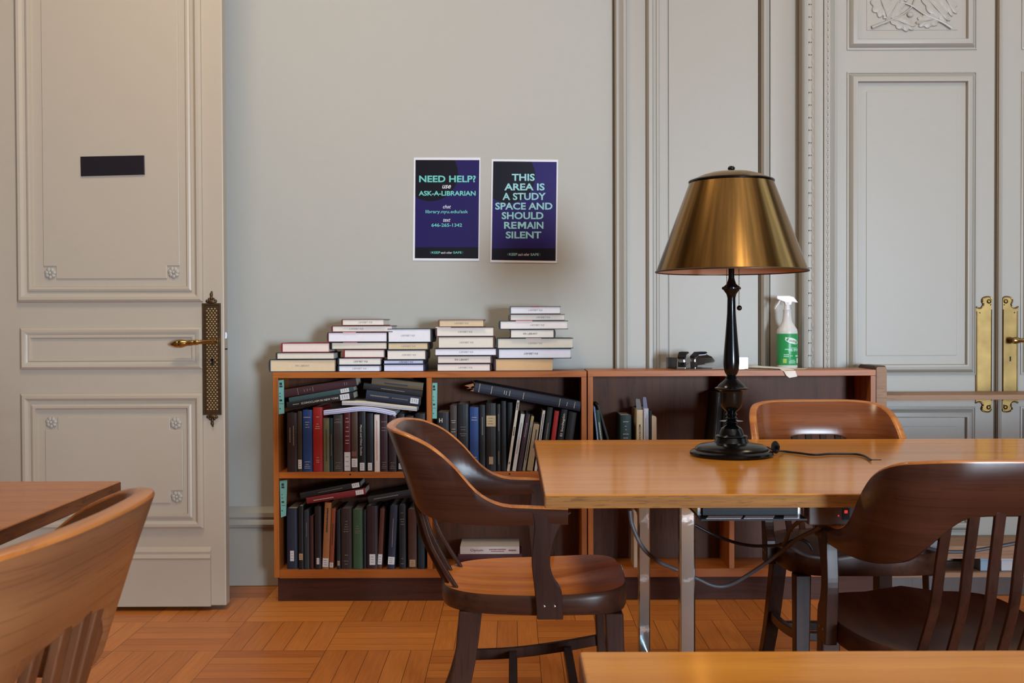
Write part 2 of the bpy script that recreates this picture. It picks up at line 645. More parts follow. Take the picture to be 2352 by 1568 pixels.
upright_trim('trim_1', [(1411, .003), (1411.5, .020), (1415, .030), (1420, .030), (1423, .022), (1431, .034), (1437, .030), (1440, .008), (1484, .006),
                        (1484.5, .020), (1489, .032), (1497, .030), (1500, .018), (1506, .016), (1507, .022), (1512, .020), (1514, .012), (1532, .012), (1533, .002),
                        (1535, .002), (1536, .008), (1740, .008), (1741, .002), (1745, .002), (1746, .022), (1751, .034), (1757, .030), (1760, .018), (1764, .016),
                        (1765, .010), (1767, .004), (1768, .012), (1812, .010), (1820, .004), (1832, .003)])
upright_trim('trim_2', [(1833, .003), (1833.4, .064), (1837, .072), (1841, .066), (1846, .060), (1856, .060), (1862, .066), (1868, .062), (1881, .062), (1882, .055),
                        (1883, .064), (1888, .066), (1896, .066), (1899, .058), (1906, .050), (1912, .030), (1914, .018), (1921, .016)])
mb = MB()
mb.box(PX(1407.5, 500, YW), PX(1410.3, 500, YW), YW - .006, YW + .01, .002, HC - .002)
struct(mb.build('trim_3', M_GROOVE))
mb = MB()
mb.box(PX(1742, 500, YW), PX(1744.4, 500, YW), YW - .010, YW + .01, .002, HC - .002)
struct(mb.build('trim_4', M_GROOVE))

# carved leaf-and-dart and bead runs on the door casing
t2 = bpy.data.objects['trim_2']
leaf, hole, bead = MB(), MB(), MB()
z = 0.03
xb = PX(1851, 500, YW)
i = 0
while z < 2.75:
    leaf.sphere((xb - .012, YW - .058, z), .0125, seg=8, sc=(.75, .28, 1.3))
    leaf.sphere((xb + .014, YW - .060, z + .024), .011, seg=8, sc=(.6, .26, 1.5))
    leaf.sphere((xb + .020, YW - .060, z - .004), .010, seg=8, sc=(.6, .26, 1.5))
    Mx = Matrix.Rotation(R(90), 4, 'X')
    hole.lathe([(0, .0), (.0026, 0), (.0026, .003), (0, .004)], (xb - .003, YW - .0602, z), 7, None, Mx)
    hole.lathe([(0, .0), (.0021, 0), (.0021, .003), (0, .004)], (xb + .0055, YW - .0612, z), 7, None, Mx)
    z += .0534
z = 0.02
xb2 = PX(1891, 500, YW)
while z < 2.75:
    bead.sphere((xb2, YW - .065, z), .0075, seg=8, sc=(.8, .5, 1.6))
    hole.lathe([(0, .0), (.0016, 0), (.0016, .004), (0, .004)], (xb2, YW - .0672, z + .015), 6, None, Mx)
    z += .030
leaf.build('carved_leaves', M_TRIM, t2, smooth=60)
bead.build('carved_beads', M_TRIM, t2, smooth=60)
hole.build('drilled_holes', M_GROOVE, t2)  # dark dots standing in for shade in the carved gaps

# --- skirting along the plain wall
prof = [(YW + .01, .002), (YW - .026, .002), (YW - .026, .150), (YW - .020, .168), (YW - .020, .250), (YW - .030, .256), (YW - .036, .268),
        (YW - .030, .284), (YW - .024, .290), (YW - .032, .300), (YW - .030, .318), (YW - .016, .334), (YW - .006, .342), (YW + .01, .342)]
struct(MB().prism(prof, -3.4, PX(1410, 900, YW), 'YZ').build('baseboard_back', M_TRIM, smooth=25))


def notched(x0, x1, z0, z1, n):
    return [(x0 + n, z0), (x1 - n, z0), (x1 - n, z0 + n), (x1, z0 + n), (x1, z1 - n), (x1 - n, z1 - n), (x1 - n, z1), (x0 + n, z1),
            (x0 + n, z1 - n), (x0, z1 - n), (x0, z0 + n), (x0 + n, z0 + n)]


def rosette(mb, x, y, z, r):
    for k in range(7):
        a = 2 * math.pi * k / 7 + .2
        mb.sphere((x + r * .6 * math.cos(a), y, z + r * .6 * math.sin(a)), r * .42, seg=8, sc=(1, .55, 1))
    mb.sphere((x, y - r * .18, z), r * .3, seg=8, sc=(1, .8, 1))


# --- the open door at the left, standing clear of the wall
YD = 4.30
dx = lambda px: PX(px, 760, YD)
dz = lambda py: PZ(260, py, YD)
DX0, DX1 = -2.06, dx(515)
DZ0, DZ1 = dz(1391), 2.9
door = struct(MB().box(DX0, DX1, YD, YD + .055, DZ0, DZ1).build('door_1', M_DOORP, bevel=.004, at=(DX0, YD, DZ0)))
door['label'] = 'open cream panelled door at the left with an ornate brass lock plate'
s = .00172
PD = [(0, 0), (1 * s, .010), (6 * s, .018), (12 * s, .018), (18 * s, .009), (25 * s, .006), (25.5 * s, .013), (30 * s, .016), (35 * s, .014), (37 * s, .0025)]
mb = MB(); frame(mb, dx(42), dx(468), dz(694), DZ1 - .12, YD, PD); mb.build('upper_panel', M_DOORP, door, smooth=25)
mb = MB(); frame(mb, dx(47), dx(466), dz(848), dz(751), YD, [(0, 0), (1 * s, .009), (6 * s, .016), (11 * s, .014), (18 * s, .007), (20 * s, .010), (24 * s, .009), (26 * s, .002)])
mb.build('middle_panel', M_DOORP, door, smooth=25)
mb = MB(); frame(mb, dx(47), dx(466), dz(1214), dz(902), YD, PD); mb.build('lower_panel', M_DOORP, door, smooth=25)
MB().prism(notched(dx(103), dx(415), dz(640), DZ1 - .25, 29 * s), YD - .0075, YD, 'XZ').build('raised_field', M_DOORP, door, bevel=.002)
MB().prism(notched(dx(103), dx(419), dz(1155), dz(957), 29 * s), YD - .0075, YD, 'XZ').build('raised_field', M_DOORP, door, bevel=.002)
for px, py in ((118, 627), (401, 626), (117, 969), (403, 972), (404, 1141), (118, 1141)):
    mb = MB(); rosette(mb, dx(px), YD - .005, dz(py), .0235); mb.build('rosette', M_TRIM, door, smooth=60)
mb = MB()
mb.prism([(YD, dz(1391)), (YD - .014, dz(1391)), (YD - .014, dz(1284)), (YD - .018, dz(1280)), (YD - .010, dz(1272)), (YD - .012, dz(1266)), (YD, dz(1256))], dx(50), dx(481), 'YZ')
mb.build('kick_board', M_DOORP, door, smooth=20)
# dark name plate
mb = MB()
a, b, c, d = P(186, 360, YD - .008), P(332, 357, YD - .008), P(333, 401, YD - .008), P(187, 405, YD - .008)
mb.prism([(a.x, a.z), (b.x, b.z), (c.x, c.z), (d.x, d.z)], YD - .014, YD - .006, 'XZ')
o = mb.build('name_plate', plain('dark_plaque', (26, 20, 26), 0.35), door, bevel=.001); o['label'] = 'blank black name plate'
# lock plate
mb = MB()
x0, x1, z0, z1 = dx(467), dx(508), dz(953), dz(697)
mb.prism([(x0, z0), (x1, z0), (x1, z1), (x0, z1)], YD - .006, YD, 'XZ')
lp = mb.build('lock_plate', M_BRASSD, door, bevel=.001); lp['label'] = 'antique brass lock plate with raised bosses'
mb = MB(); frame(mb, x0, x1, z0, z1, YD - .006, [(0, 0), (0, .003), (.007, .003), (.009, 0)], fill=False)
mb.box(x0, x0 + .006, YD - .012, YD - .006, z0, z1)
mb.build('plate_border', M_BRASSD, lp, smooth=30)
mb = MB()
nr, r = 48, 0
for r in range(nr):
    zz = z0 + .022 + (z1 - z0 - .044) * r / (nr - 1)
    for c in range(4 - r % 2):
        xx = (x0 + x1) / 2 + (c - (3 - r % 2) / 2) * .0125
        if abs(zz - dz(832)) < .014 and abs(xx - dx(488)) < .006:
            continue
        mb.sphere((xx, YD - .0065, zz), .0042, seg=8, sc=(1, .9, .85))
mb.build('bosses', M_BOSS, lp, smooth=60)
for sg, zb in ((1, z1), (-1, z0)):
    mb = MB()
    xm = (x0 + x1) / 2
    mb.sphere((xm, YD - .008, zb + sg * .006), .012, seg=10, sc=(1.5, .5, .7))
    for q in (-1, 1):
        mb.sphere((xm + q * .016, YD - .008, zb + sg * .008), .007, seg=8, sc=(1, .6, 1))
        mb.sphere((xm + q * .009, YD - .008, zb + sg * .014), .006, seg=8, sc=(.8, .6, 1.3))
    mb.sphere((xm, YD - .008, zb + sg * .022), .008, seg=8, sc=(.7, .6, 1.4))
    mb.sphere((xm, YD - .008, zb + sg * .034), .007, seg=8, sc=(.9, .7, 1.3))
    mb.sphere((xm + .002, YD - .008, zb + sg * .043), .004, seg=8, sc=(.9, .7, 1.3))
    mb.build('plate_finial', M_BRASSD, lp, smooth=60)
mb = MB(); mb.box(dx(486), dx(490), YD - .0085, YD - .005, dz(838), dz(826)); mb.lathe([(0, 0), (.005, 0), (.005, .003), (0, .003)], (dx(488), YD - .0055, dz(826)), 10, None, Matrix.Rotation(R(90), 4, 'X'))
mb.build('keyhole', M_BLKPL, lp)
mb = MB()
hx, hz = dx(492), dz(783)
mb.lathe([(0, 0), (.014, 0), (.012, .006), (.008, .01), (.008, .05), (0, .05)], (hx, YD - .005, hz), 14, None, Matrix.Rotation(R(90), 4, 'X'))
Mh = Matrix.Rotation(R(-90), 4, 'Y')
mb.lathe([(0, -.008), (.008, -.008), (.0085, .02), (.0075, .045), (.010, .052), (.0105, .058), (.0085, .062), (.010, .068), (.0115, .082), (.010, .09), (.0125, .098), (.016, .112), (.0165, .122), (.0135, .126), (.015, .132), (.012, .142), (.004, .158), (0, .160)],
         (hx, YD - .052, hz - .002), 14, None, Matrix.Rotation(R(-4), 4, 'Y') @ Mh)
o = mb.build('lever_handle', M_BRASSH, door, smooth=40); o['label'] = 'polished brass lever handle with acorn tip'
mb = MB()
lx = DX1
mb.box(lx - .002, lx + .004, YD + .020, YD + .040, PZ(524, 777, YD), PZ(524, 763, YD)); mb.box(lx - .002, lx + .006, YD + .024, YD + .036, PZ(524, 774, YD), PZ(524, 766, YD))
mb.build('latch', M_CHROME, door)
MB().box(lx - .002, lx + .001, YD + .008, YD + .046, PZ(522, 803, YD), PZ(522, 800, YD)).build('edge_slot', M_BLKPL, door)

# --- the closed double door at the right
YL = YW - .016
ex = lambda px: PX(px, 560, YL)
ez = lambda py: PZ(2100, py, YL)
e = .00188
PR = [(0, 0), (.6 * e, .005), (3 * e, .006), (4 * e, .001), (5.5 * e, .001), (7 * e, .006), (13 * e, .017), (19 * e, .020), (23 * e, .019), (24.5 * e, .012), (25 * e, .0015)]


def leaf_door(name, xa, xb, pxs):
    d = struct(MB().box(xa, xb, YL, YW + .03, .012, 2.86).build(name, M_TRIM, bevel=.003, at=(xa, YL, .012)))
    x0, x1 = pxs
    for nm, za, zb in (('top_panel', ez(115), 2.70), ('middle_panel', ez(861), ez(165)), ('lower_panel', .22, ez(934))):
        mb = MB(); frame(mb, x0, x1, za, zb, YL, PR); mb.build(nm, M_TRIM, d, smooth=25)
        q = 45 * e
        MB().prism([(x0 + q, za + q), (x1 - q, za + q), (x1 - q, zb - q), (x0 + q, zb - q)], YL - .0036, YL, 'XZ').build('raised_field', M_TRIM, d, bevel=.001)
    return d


d2 = leaf_door('door_2', ex(1921), ex(2284), (ex(1944), ex(2242)))
d3 = leaf_door('door_3', ex(2290), ex(2290) + .70, (ex(2344), ex(2290) + .60))
struct(MB().box(ex(2283.5), ex(2290.5), YL + .01, YW + .02, .012, 2.86).build('trim_5', M_GROOVE))
mb = MB()
mb.prism([(ex(2291), YL), (ex(2291.5), YL - .010), (ex(2295), YL - .014), (ex(2300), YL - .010), (ex(2302), YL)], .02, 2.85, 'XY')
mb.build('astragal', M_TRIM, d3, smooth=35)
# carved spray of oak leaves in the top panel
mb = MB()


def oak(cx, cz, ang, L, wd):
    n, pts = 56, []
    for k in range(n):
        t = 2 * math.pi * k / n
        lobe = abs(math.sin(4.5 * t))
        rr = .80 + .26 * lobe
        pts.append((L * .5 * math.cos(t) * rr, wd * .5 * math.sin(t) * rr))
    ca, sa = math.cos(R(ang)), math.sin(R(ang))
    tw = lambda a, b, q: (cx + (a * ca - b * sa) * q, cz + (a * sa + b * ca) * q)
    vs = [(p[0], YL - .003, p[1]) for p in (tw(a, b, 1) for a, b in pts)]
    vs += [(p[0], YL - .009, p[1]) for p in (tw(a, b, .93) for a, b in pts)]
    vs += [(p[0], YL - .013, p[1]) for p in (tw(a, b, .5) for a, b in pts)] + [(cx, YL - .009, cz)]
    fs = []
    for r_ in (0, n):
        fs += [(r_ + i, r_ + (i + 1) % n, r_ + n + (i + 1) % n, r_ + n + i) for i in range(n)]
    fs += [(2 * n + i, 2 * n + (i + 1) % n, 3 * n) for i in range(n)]
    mb.add(vs, fs)
    mb.tube([(*tw(-L * .48, 0, 1)[:1], YL - .0125, tw(-L * .48, 0, 1)[1]), (tw(0, 0, 1)[0], YL - .0125, tw(0, 0, 1)[1]), (tw(L * .4, 0, 1)[0], YL - .0115, tw(L * .4, 0, 1)[1])], .0022, 5)


for cx, cy, an, L, wd in ((2024, 12, 110, 62, 52), (2052, 20, 60, 80, 38), (2070, 53, -22, 62, 34), (2130, 48, 10, 60, 34), (2146, 20, -48, 90, 38), (2170, 2, -60, 80, 40), (2070, -30, 80, 80, 50), (2120, -40, 100, 80, 50)):
    oak(ex(cx), ez(cy), an, L * e, wd * e)
for pts in (((2000, 64), (2020, 56), (2046, 46), (2070, 34), (2090, 18), (2098, 0)), ((2182, 66), (2160, 52), (2120, 34), (2090, 14), (2060, 4))):
    mb.tube([(ex(a), YL - .009, ez(b)) for a, b in pts], [.007, .006, .005, .004, .004, .003], 6)
mb.sphere((ex(2088), YL - .008, ez(35)), .013, seg=10, sc=(1.1, .6, .9))
mb.sphere((ex(2173), YL - .008, ez(44)), .009, seg=10, sc=(.8, .6, 1.2))
o = mb.build('carved_spray', M_TRIM, d2, smooth=32); o['label'] = 'carved spray of oak leaves in low relief'


def scroll_plate(par, px0, px1, flip, lever):
    """Brass push plate with a scrolled end at top and foot."""
    w = ex(px1) - ex(px0)
    X = (lambda a: ex(px0) + a * w) if not flip else (lambda a: ex(px1) - a * w)
    zt, zb = ez(682), ez(946)
    za, zc = ez(709), ez(922)
    def end(z, zs):
        k = (zs - z)
        return [(X(1), z + k * .75), (X(.97), z + k * .80), (X(.86), z + k * .97), (X(.70), z + k * 1.0), (X(.50), z + k * .93), (X(.38), z + k * .74), (X(.40), z + k * .55),
                (X(.46), z + k * .38), (X(.40), z + k * .16), (X(.26), z + k * .02), (X(.10), z + k * .06), (X(0), z + k * .16)]
    top, bot = end(za, zt), end(zc, zb)
    poly = top + bot[::-1]
    pm = MB().prism(poly, YL - .006, YL + .001, 'XZ').build('push_plate', M_BRASSP, par, bevel=.0012)
    pm['label'] = 'brass push plate with scrolled ends'
    rim = MB()
    for en in (top, bot):
        rim.tube([(x, YL - .007, zz) for x, zz in en], .0032, 6, sub=3)
    for zz, kk in ((zt, 1), (zb, -1)):
        rim.sphere((X(.80), YL - .007, zz - kk * .020), .010, seg=12, sc=(1, .5, 1))
    rim.tube([(X(.06), YL - .006, za - .012), (X(.06), YL - .006, zc + .012)], .0028, 6, sub=0)
    rim.tube([(X(.96), YL - .006, za - .004), (X(.96), YL - .006, zc + .004)], .0022, 6, sub=0)
    rim.build('scroll_rim', M_BRASSP, pm, smooth=60)
    sc = MB()
    for a, zz in ((.90, za + .016), (.24, za - .018), (.90, zc - .016), (.24, zc + .018)):
        sc.sphere((X(a), YL - .006, zz), .0028, seg=8, sc=(1, .5, 1))
    sc.build('pins', M_BLKPL, pm)
    if lever:
        kx = X(.5)
        mb = MB(); mb.box(kx - .003, kx + .003, YL - .0075, YL - .004, ez(830), ez(822)); mb.sphere((kx, YL - .005, ez(821)), .0045, seg=8, sc=(1, .5, 1))
        mb.build('keyhole', M_BLKPL, pm)
        mb = MB()
        mb.lathe([(0, 0), (.014, 0), (.012, .010), (.010, .05), (0, .052)], (ex(2320), YL - .005, ez(782)), 14, None, Matrix.Rotation(R(90), 4, 'X'))
        mb.lathe([(0, -.012), (.013, -.01), (.015, .0), (.013, .012), (.009, .02), (.009, .05), (.0085, .10), (.010, .12), (0, .125)], (ex(2320), YL - .055, ez(782)), 14, None, Matrix.Rotation(R(90), 4, 'Y'))
        o = mb.build('lever_handle', M_BRASSH, par, smooth=40); o['label'] = 'dark brass lever handle'


scroll_plate(d2, 2241, 2278, False, False)
scroll_plate(d3, 2302, 2338, True, True)

# windows along the right wall: the daylight comes through them
for k, (c, hw, za, zb) in enumerate(((-5.6, 1.32, .35, 2.15), (3.0, .8, 1.35, 4.45))):
    mb = MB()
    for t in (-hw, -hw / 3, hw / 3, hw):
        mb.box(4.34, 4.495, c + t - .025, c + t + .025, za, zb)
    for q in (0, 1, 2):
        zz = za + (zb - za) * q / 2
        mb.box(4.345, 4.495, c - hw, c + hw, zz - .025, zz + .025)
    struct(mb.build('window_%d' % (k + 1), M_TRIM))

mb = MB()
for t in (-.52, 0, .52):
    mb.box(3.95 + t - .02, 3.95 + t + .02, -6.995, -6.84, .45, 1.95)
for zz in (.47, 1.2, 1.93):
    mb.box(3.43, 4.47, -6.995, -6.845, zz - .025, zz + .025)
struct(mb.build('window_3', M_TRIM))  # unseen frame added around the front light

# ================================================================== bookcases
YB = 4.42                     # front of the bookcases
YBK = 4.64                    # back of the bookcases


def bookcase(label, xa, xb, xd, top_px, group):
    bx = lambda px: PX(px, 1100, YB)
    X0, X1 = bx(xa), bx(xb)
    D0, D1 = bx(xd[0]), bx(xd[1])
    zt = PZ((xa + xb) / 2, top_px, YB)
    s1 = PZ(985, 1084, YB); s0 = PZ(985, 1308, YB)
    root = empty('bookcase', ((X0 + X1) / 2, (YB + YBK) / 2, 0), label, 'bookcase', group)
    T = .0215
    MB().box(X0, X1, YB, YBK, zt - .024, zt).build('top', M_CASE, root, bevel=.0012)
    MB().box(X0, X0 + T, YB + .0005, YBK, .10, zt - .024).build('side_panel', M_CASEZ, root, bevel=.0012)
    MB().box(X1 - T, X1, YB + .0005, YBK, .10, zt - .024).build('side_panel', M_CASEZ, root, bevel=.0012)
    MB().box(D0, D1, YB + .001, YBK - .012, s0, zt - .024).build('divider', M_CASEZ, root, bevel=.0012)
    for a, b in ((X0 + T, D0), (D1, X1 - T)):
        MB().box(a, b, YB + .003, YBK - .012, s1 - .024, s1).build('shelf', M_CASE, root, bevel=.0012)
    MB().box(X0 + T, X1 - T, YB + .002, YBK - .012, s0 - .034, s0).build('bottom_shelf', M_CASE, root, bevel=.0012)
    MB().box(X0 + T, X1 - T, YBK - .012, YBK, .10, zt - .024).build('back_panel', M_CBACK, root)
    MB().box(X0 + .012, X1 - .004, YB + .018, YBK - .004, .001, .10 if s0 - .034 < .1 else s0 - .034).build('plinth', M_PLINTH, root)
    for a, b in ((X0, D0), (D1, X1)):
        for zz in (s1 - .009, s0 - .016):
            mb = MB()
            mb.lathe([(0, 0), (.0036, 0), (.0036, .0012), (0, .0012)], ((a + b) / 2, YB + .0035, zz), 10, None, Matrix.Rotation(R(90), 4, 'X'))
            mb.build('shelf_pin', M_BLKPL, root)
    return root, zt, s1, s0, (X0 + T, D0, D1, X1 - T)


bc1, ZT1, S1, S0, BX1 = bookcase('low oak bookcase crammed with books, stacks of books along its top', 628, 1348, (980.5, 992.5), 853.5, 'low bookcases along the wall')
bc2, ZT2, _, _, BX2 = bookcase('low oak bookcase mostly empty, with spray bottle and clear tray on top', 1350.5, 2011.5, (1675, 1687), 850, 'low bookcases along the wall')

# call-number slips on the shelf edges
for (q, lines) in ((((640, 873), (652, 872), (653, 949), (640.5, 951)), 5), (((993, 879), (1004.5, 879), (1003.5, 961), (993, 961)), 5), (((642.5, 1104), (660, 1102), (657, 1184), (645.5, 1188)), 5)):
    mb = MB()
    w = [P(a, b, YB + .012) for a, b in q]
    mb.prism([(p.x, p.z) for p in w], YB + .011, YB + .013, 'XZ')
    sl = mb.build('shelf_label', M_TEAL, bc1); sl['label'] = 'pale green shelf label slip'
    mb = MB()
    xa, xb, za, zb = w[3].x + .003, w[2].x - .003, max(w[2].z, w[3].z), w[0].z
    for k, (f, hh, fw) in enumerate(((.07, .010, .7), (.16, .007, .8), (.38, .003, .3), (.48, .003, .35), (.58, .007, .7), (.70, .0015, 1), (.84, .004, .3))):
        zz = zb - (zb - za) * f
        mb.box(xa, xa + (xb - xa) * fw, YB + .0104, YB + .0115, zz - hh, zz)
    mb.build('label_print', M_INK, sl)

# ================================================================== books
ORD = ['first', 'second', 'third', 'fourth', 'fifth', 'sixth', 'seventh', 'eighth', 'ninth', 'tenth', 'eleventh', 'twelfth', 'thirteenth', 'fourteenth', 'fifteenth', 'sixteenth', 'seventeenth', 'eighteenth', 'nineteenth']
rnd = random.Random(11)


def words(mb, a0, a1, c, hgt, y, axis):
    """A worn line of lettering too small to read: short dashes of uneven length."""
    a = a0
    while a < a1 - .0015:
        w = min(rnd.uniform(.002, .006), a1 - a)
        if axis == 'x':
            mb.box(a, a + w, y - .0004, y + .001, c - hgt / 2, c + hgt / 2)
        else:
            mb.box(c - hgt / 2, c + hgt / 2, y - .0004, y + .001, a, a + w)
        a += w + rnd.uniform(.0008, .0016)


def book(M, t, h, d, cover, pages=(205, 196, 182), label=None, group=None, name='book', lab=None, lines=None, vline=None, text=None, stamp=None, flag=None, ink=None, soft=False, boards=.0026):
    root = empty(name, M, label, 'book', group)
    b = min(boards, t * .2)
    bu = 0 if soft else min(.005, .14 * t)
    out = [(t / 2, d), (t / 2, bu * .5)]
    for k in range(1, 6):
        a = math.pi * k / 6
        out.append((t / 2 * math.cos(a), -bu * math.sin(a) + bu * .5))
    out += [(-t / 2, bu * .5), (-t / 2, d), (-t / 2 + b, d), (-t / 2 + b, bu * .5 + b), (t / 2 - b, bu * .5 + b), (t / 2 - b, d)]
    n = len(out)
    mb = MB()
    vs = [(p[0], p[1], 0) for p in out] + [(p[0], p[1], h) for p in out]
    k = n - 4                              # caps as three quads / fans so the hollow stays open
    fs = [(i, (i + 1) % n, n + (i + 1) % n, n + i) for i in range(n)]
    for o in (0, n):
        fs.append((o + 0, o + 1, o + n - 2, o + n - 1))
        fs.append((o + k - 1, o + k, o + k + 1, o + k - 2))
        fs.append(tuple(o + i for i in list(range(1, k - 1)) + [k + 1, k + 2]))
    mb.add(vs, fs)
    mb.build('cover', cloth(cover), root, world=False)
    ov = .0 if soft else .003
    MB().box(-t / 2 + b, t / 2 - b, bu * .5 + b, d - ov - .0006, ov + .0006, h - ov - .0006).build('pages', paper(pages), root, world=False)
    ys = -bu * .5
    if lab:
        z0, z1, wf, m = lab
        mb = MB()
        mb.box(-t / 2 * wf, t / 2 * wf, ys - .0007, ys + .004, h * z0, h * z1)
        lo = mb.build('spine_label', m, root, world=False)
        mb = MB()
        for q in range(3):
            words(mb, -t / 2 * wf * .6, t / 2 * wf * .5, h * (z0 + (z1 - z0) * (.25 + .25 * q)), .0016, ys - .0008, 'x')
        mb.build('call_number', M_INK, lo, world=False)
    if lines or vline or text:
        mb = MB()
        for ln in (lines or []):
            zf, wf = ln[:2]
            words(mb, -t / 2 * wf, t / 2 * wf, h * zf, ln[2] if len(ln) > 2 else .0022, ys - .0006, 'x')
        for z0, z1, off, hg in (vline or []):
            words(mb, h * z0, h * z1, off * t, hg, ys - .0006, 'z')
        for tx, z0, z1, c, hg, up, sh in (text or []):
            if up == 'h':
                text_on(mb, tx, (c * t - sh / 2, ys - .0009, h * z0), (sh, 0, 0), (0, 0, h * (z1 - z0)), None, .02)
            elif up:
                text_on(mb, tx, (c * t + hg / 2, ys - .0009, h * z0), (0, 0, h * (z1 - z0)), (-hg, 0, 0), None, .012, sh)
            else:
                text_on(mb, tx, (c * t - hg / 2, ys - .0009, h * z1), (0, 0, -h * (z1 - z0)), (hg, 0, 0), None, .012, sh)
        mb.build('spine_lettering', ink or M_GILT, root, world=False)
    if stamp:
        side, flip, ctr, wd, m = stamp
        mb = MB()
        hg = min(.0075, t * .45)
        U, V = (Vector((0, 1, 0)), Vector((1, 0, 0))) if side == 'L' else (Vector((0, -1, 0)), Vector((-1, 0, 0)))
        if flip:
            U, V = -U, -V
        yc = ctr * d if side == 'L' else (1 - ctr) * d
        O = Vector((0, yc, .0028)) - U * wd / 2 - V * hg / 2
        text_on(mb, 'IFA LIBRARY', O, U * wd, V * hg, None, 0.0)
        mb.build('edge_stamp', m, root, world=False)
    if flag:
        mb = MB()
        for (yy, z0, z1, ly, col) in flag:
            if z0 == 'tail':
                mb.box(t / 2 - b - .0006, t / 2 + .0006, yy, yy + ly, -.0015, .02) if z1 > 0 else mb.box(-t / 2 - .0006, -t / 2 + b, yy, yy + ly, -.0015, .02)
            else:
                mb.prism([(-t * .30, h - .05), (t * .42, h - .05), (t * .40, h + .004), (t * .12, h + z1), (-t * .48, h + z1 + .002), (-t * .52, h + z0)], yy, yy + .0008, 'XZ')
        o = mb.build('paper_slip', plain('slip_%02x%02x%02x' % col, col, 0.5), root, world=False)
        o['label'] = 'paper slip tucked in the book'
    return root


def Yrot(a):
    return Matrix.Rotation(a, 4, 'Y')


def stand(x0, x1, yt, zs, col, label, group, lean=None, Y=None, d=None, **kw):
    Y = Y if Y is not None else YB + .014 + rnd.uniform(0, .012)
    sm = 1240 if zs < .4 else 1000
    if lean is None:
        X0, X1 = PX(x0, sm, Y), PX(x1, sm, Y)
        h = PZ((x0 + x1) / 2, yt, Y) - zs
        M = Matrix.Translation(((X0 + X1) / 2, Y, zs + .0003))
        t = (X1 - X0) - .0006
    else:
        xb0, xb1 = lean                  # where the foot of the spine stands
        a, b = P((x0 + x1) / 2, yt, Y), PX((xb0 + xb1) / 2, sm + 60, Y)
        th = math.atan2(a.x - b, a.z - zs)
        t = abs(PX(x1, sm, Y) - PX(x0, sm, Y)) * math.cos(th) - .001
        h = math.hypot(a.x - b, a.z - zs)
        M = Matrix.Translation((b, Y, zs + abs(math.sin(th)) * t / 2 + .0003)) @ Yrot(th)
    d = d or min(.215, max(.12, h * .78))
    d = min(d, YBK - .014 - Y)
    return book(M, t, h, d, col, label=label, group=group, **kw)


def lie(xl, yl, xr, yr, tpx, col, label, group, Y=None, d=.17, **kw):
    Y = Y if Y is not None else YB + .012
    a, b = P(xl, yl, Y), P(xr, yr, Y)
    th = math.atan2(b.x - a.x, b.z - a.z)
    d = min(d, YBK - .014 - Y)
    return book(Matrix.Translation(a) @ Yrot(th), tpx * Y / FPX, (b - a).length, d, col, label=label, group=group, **kw)


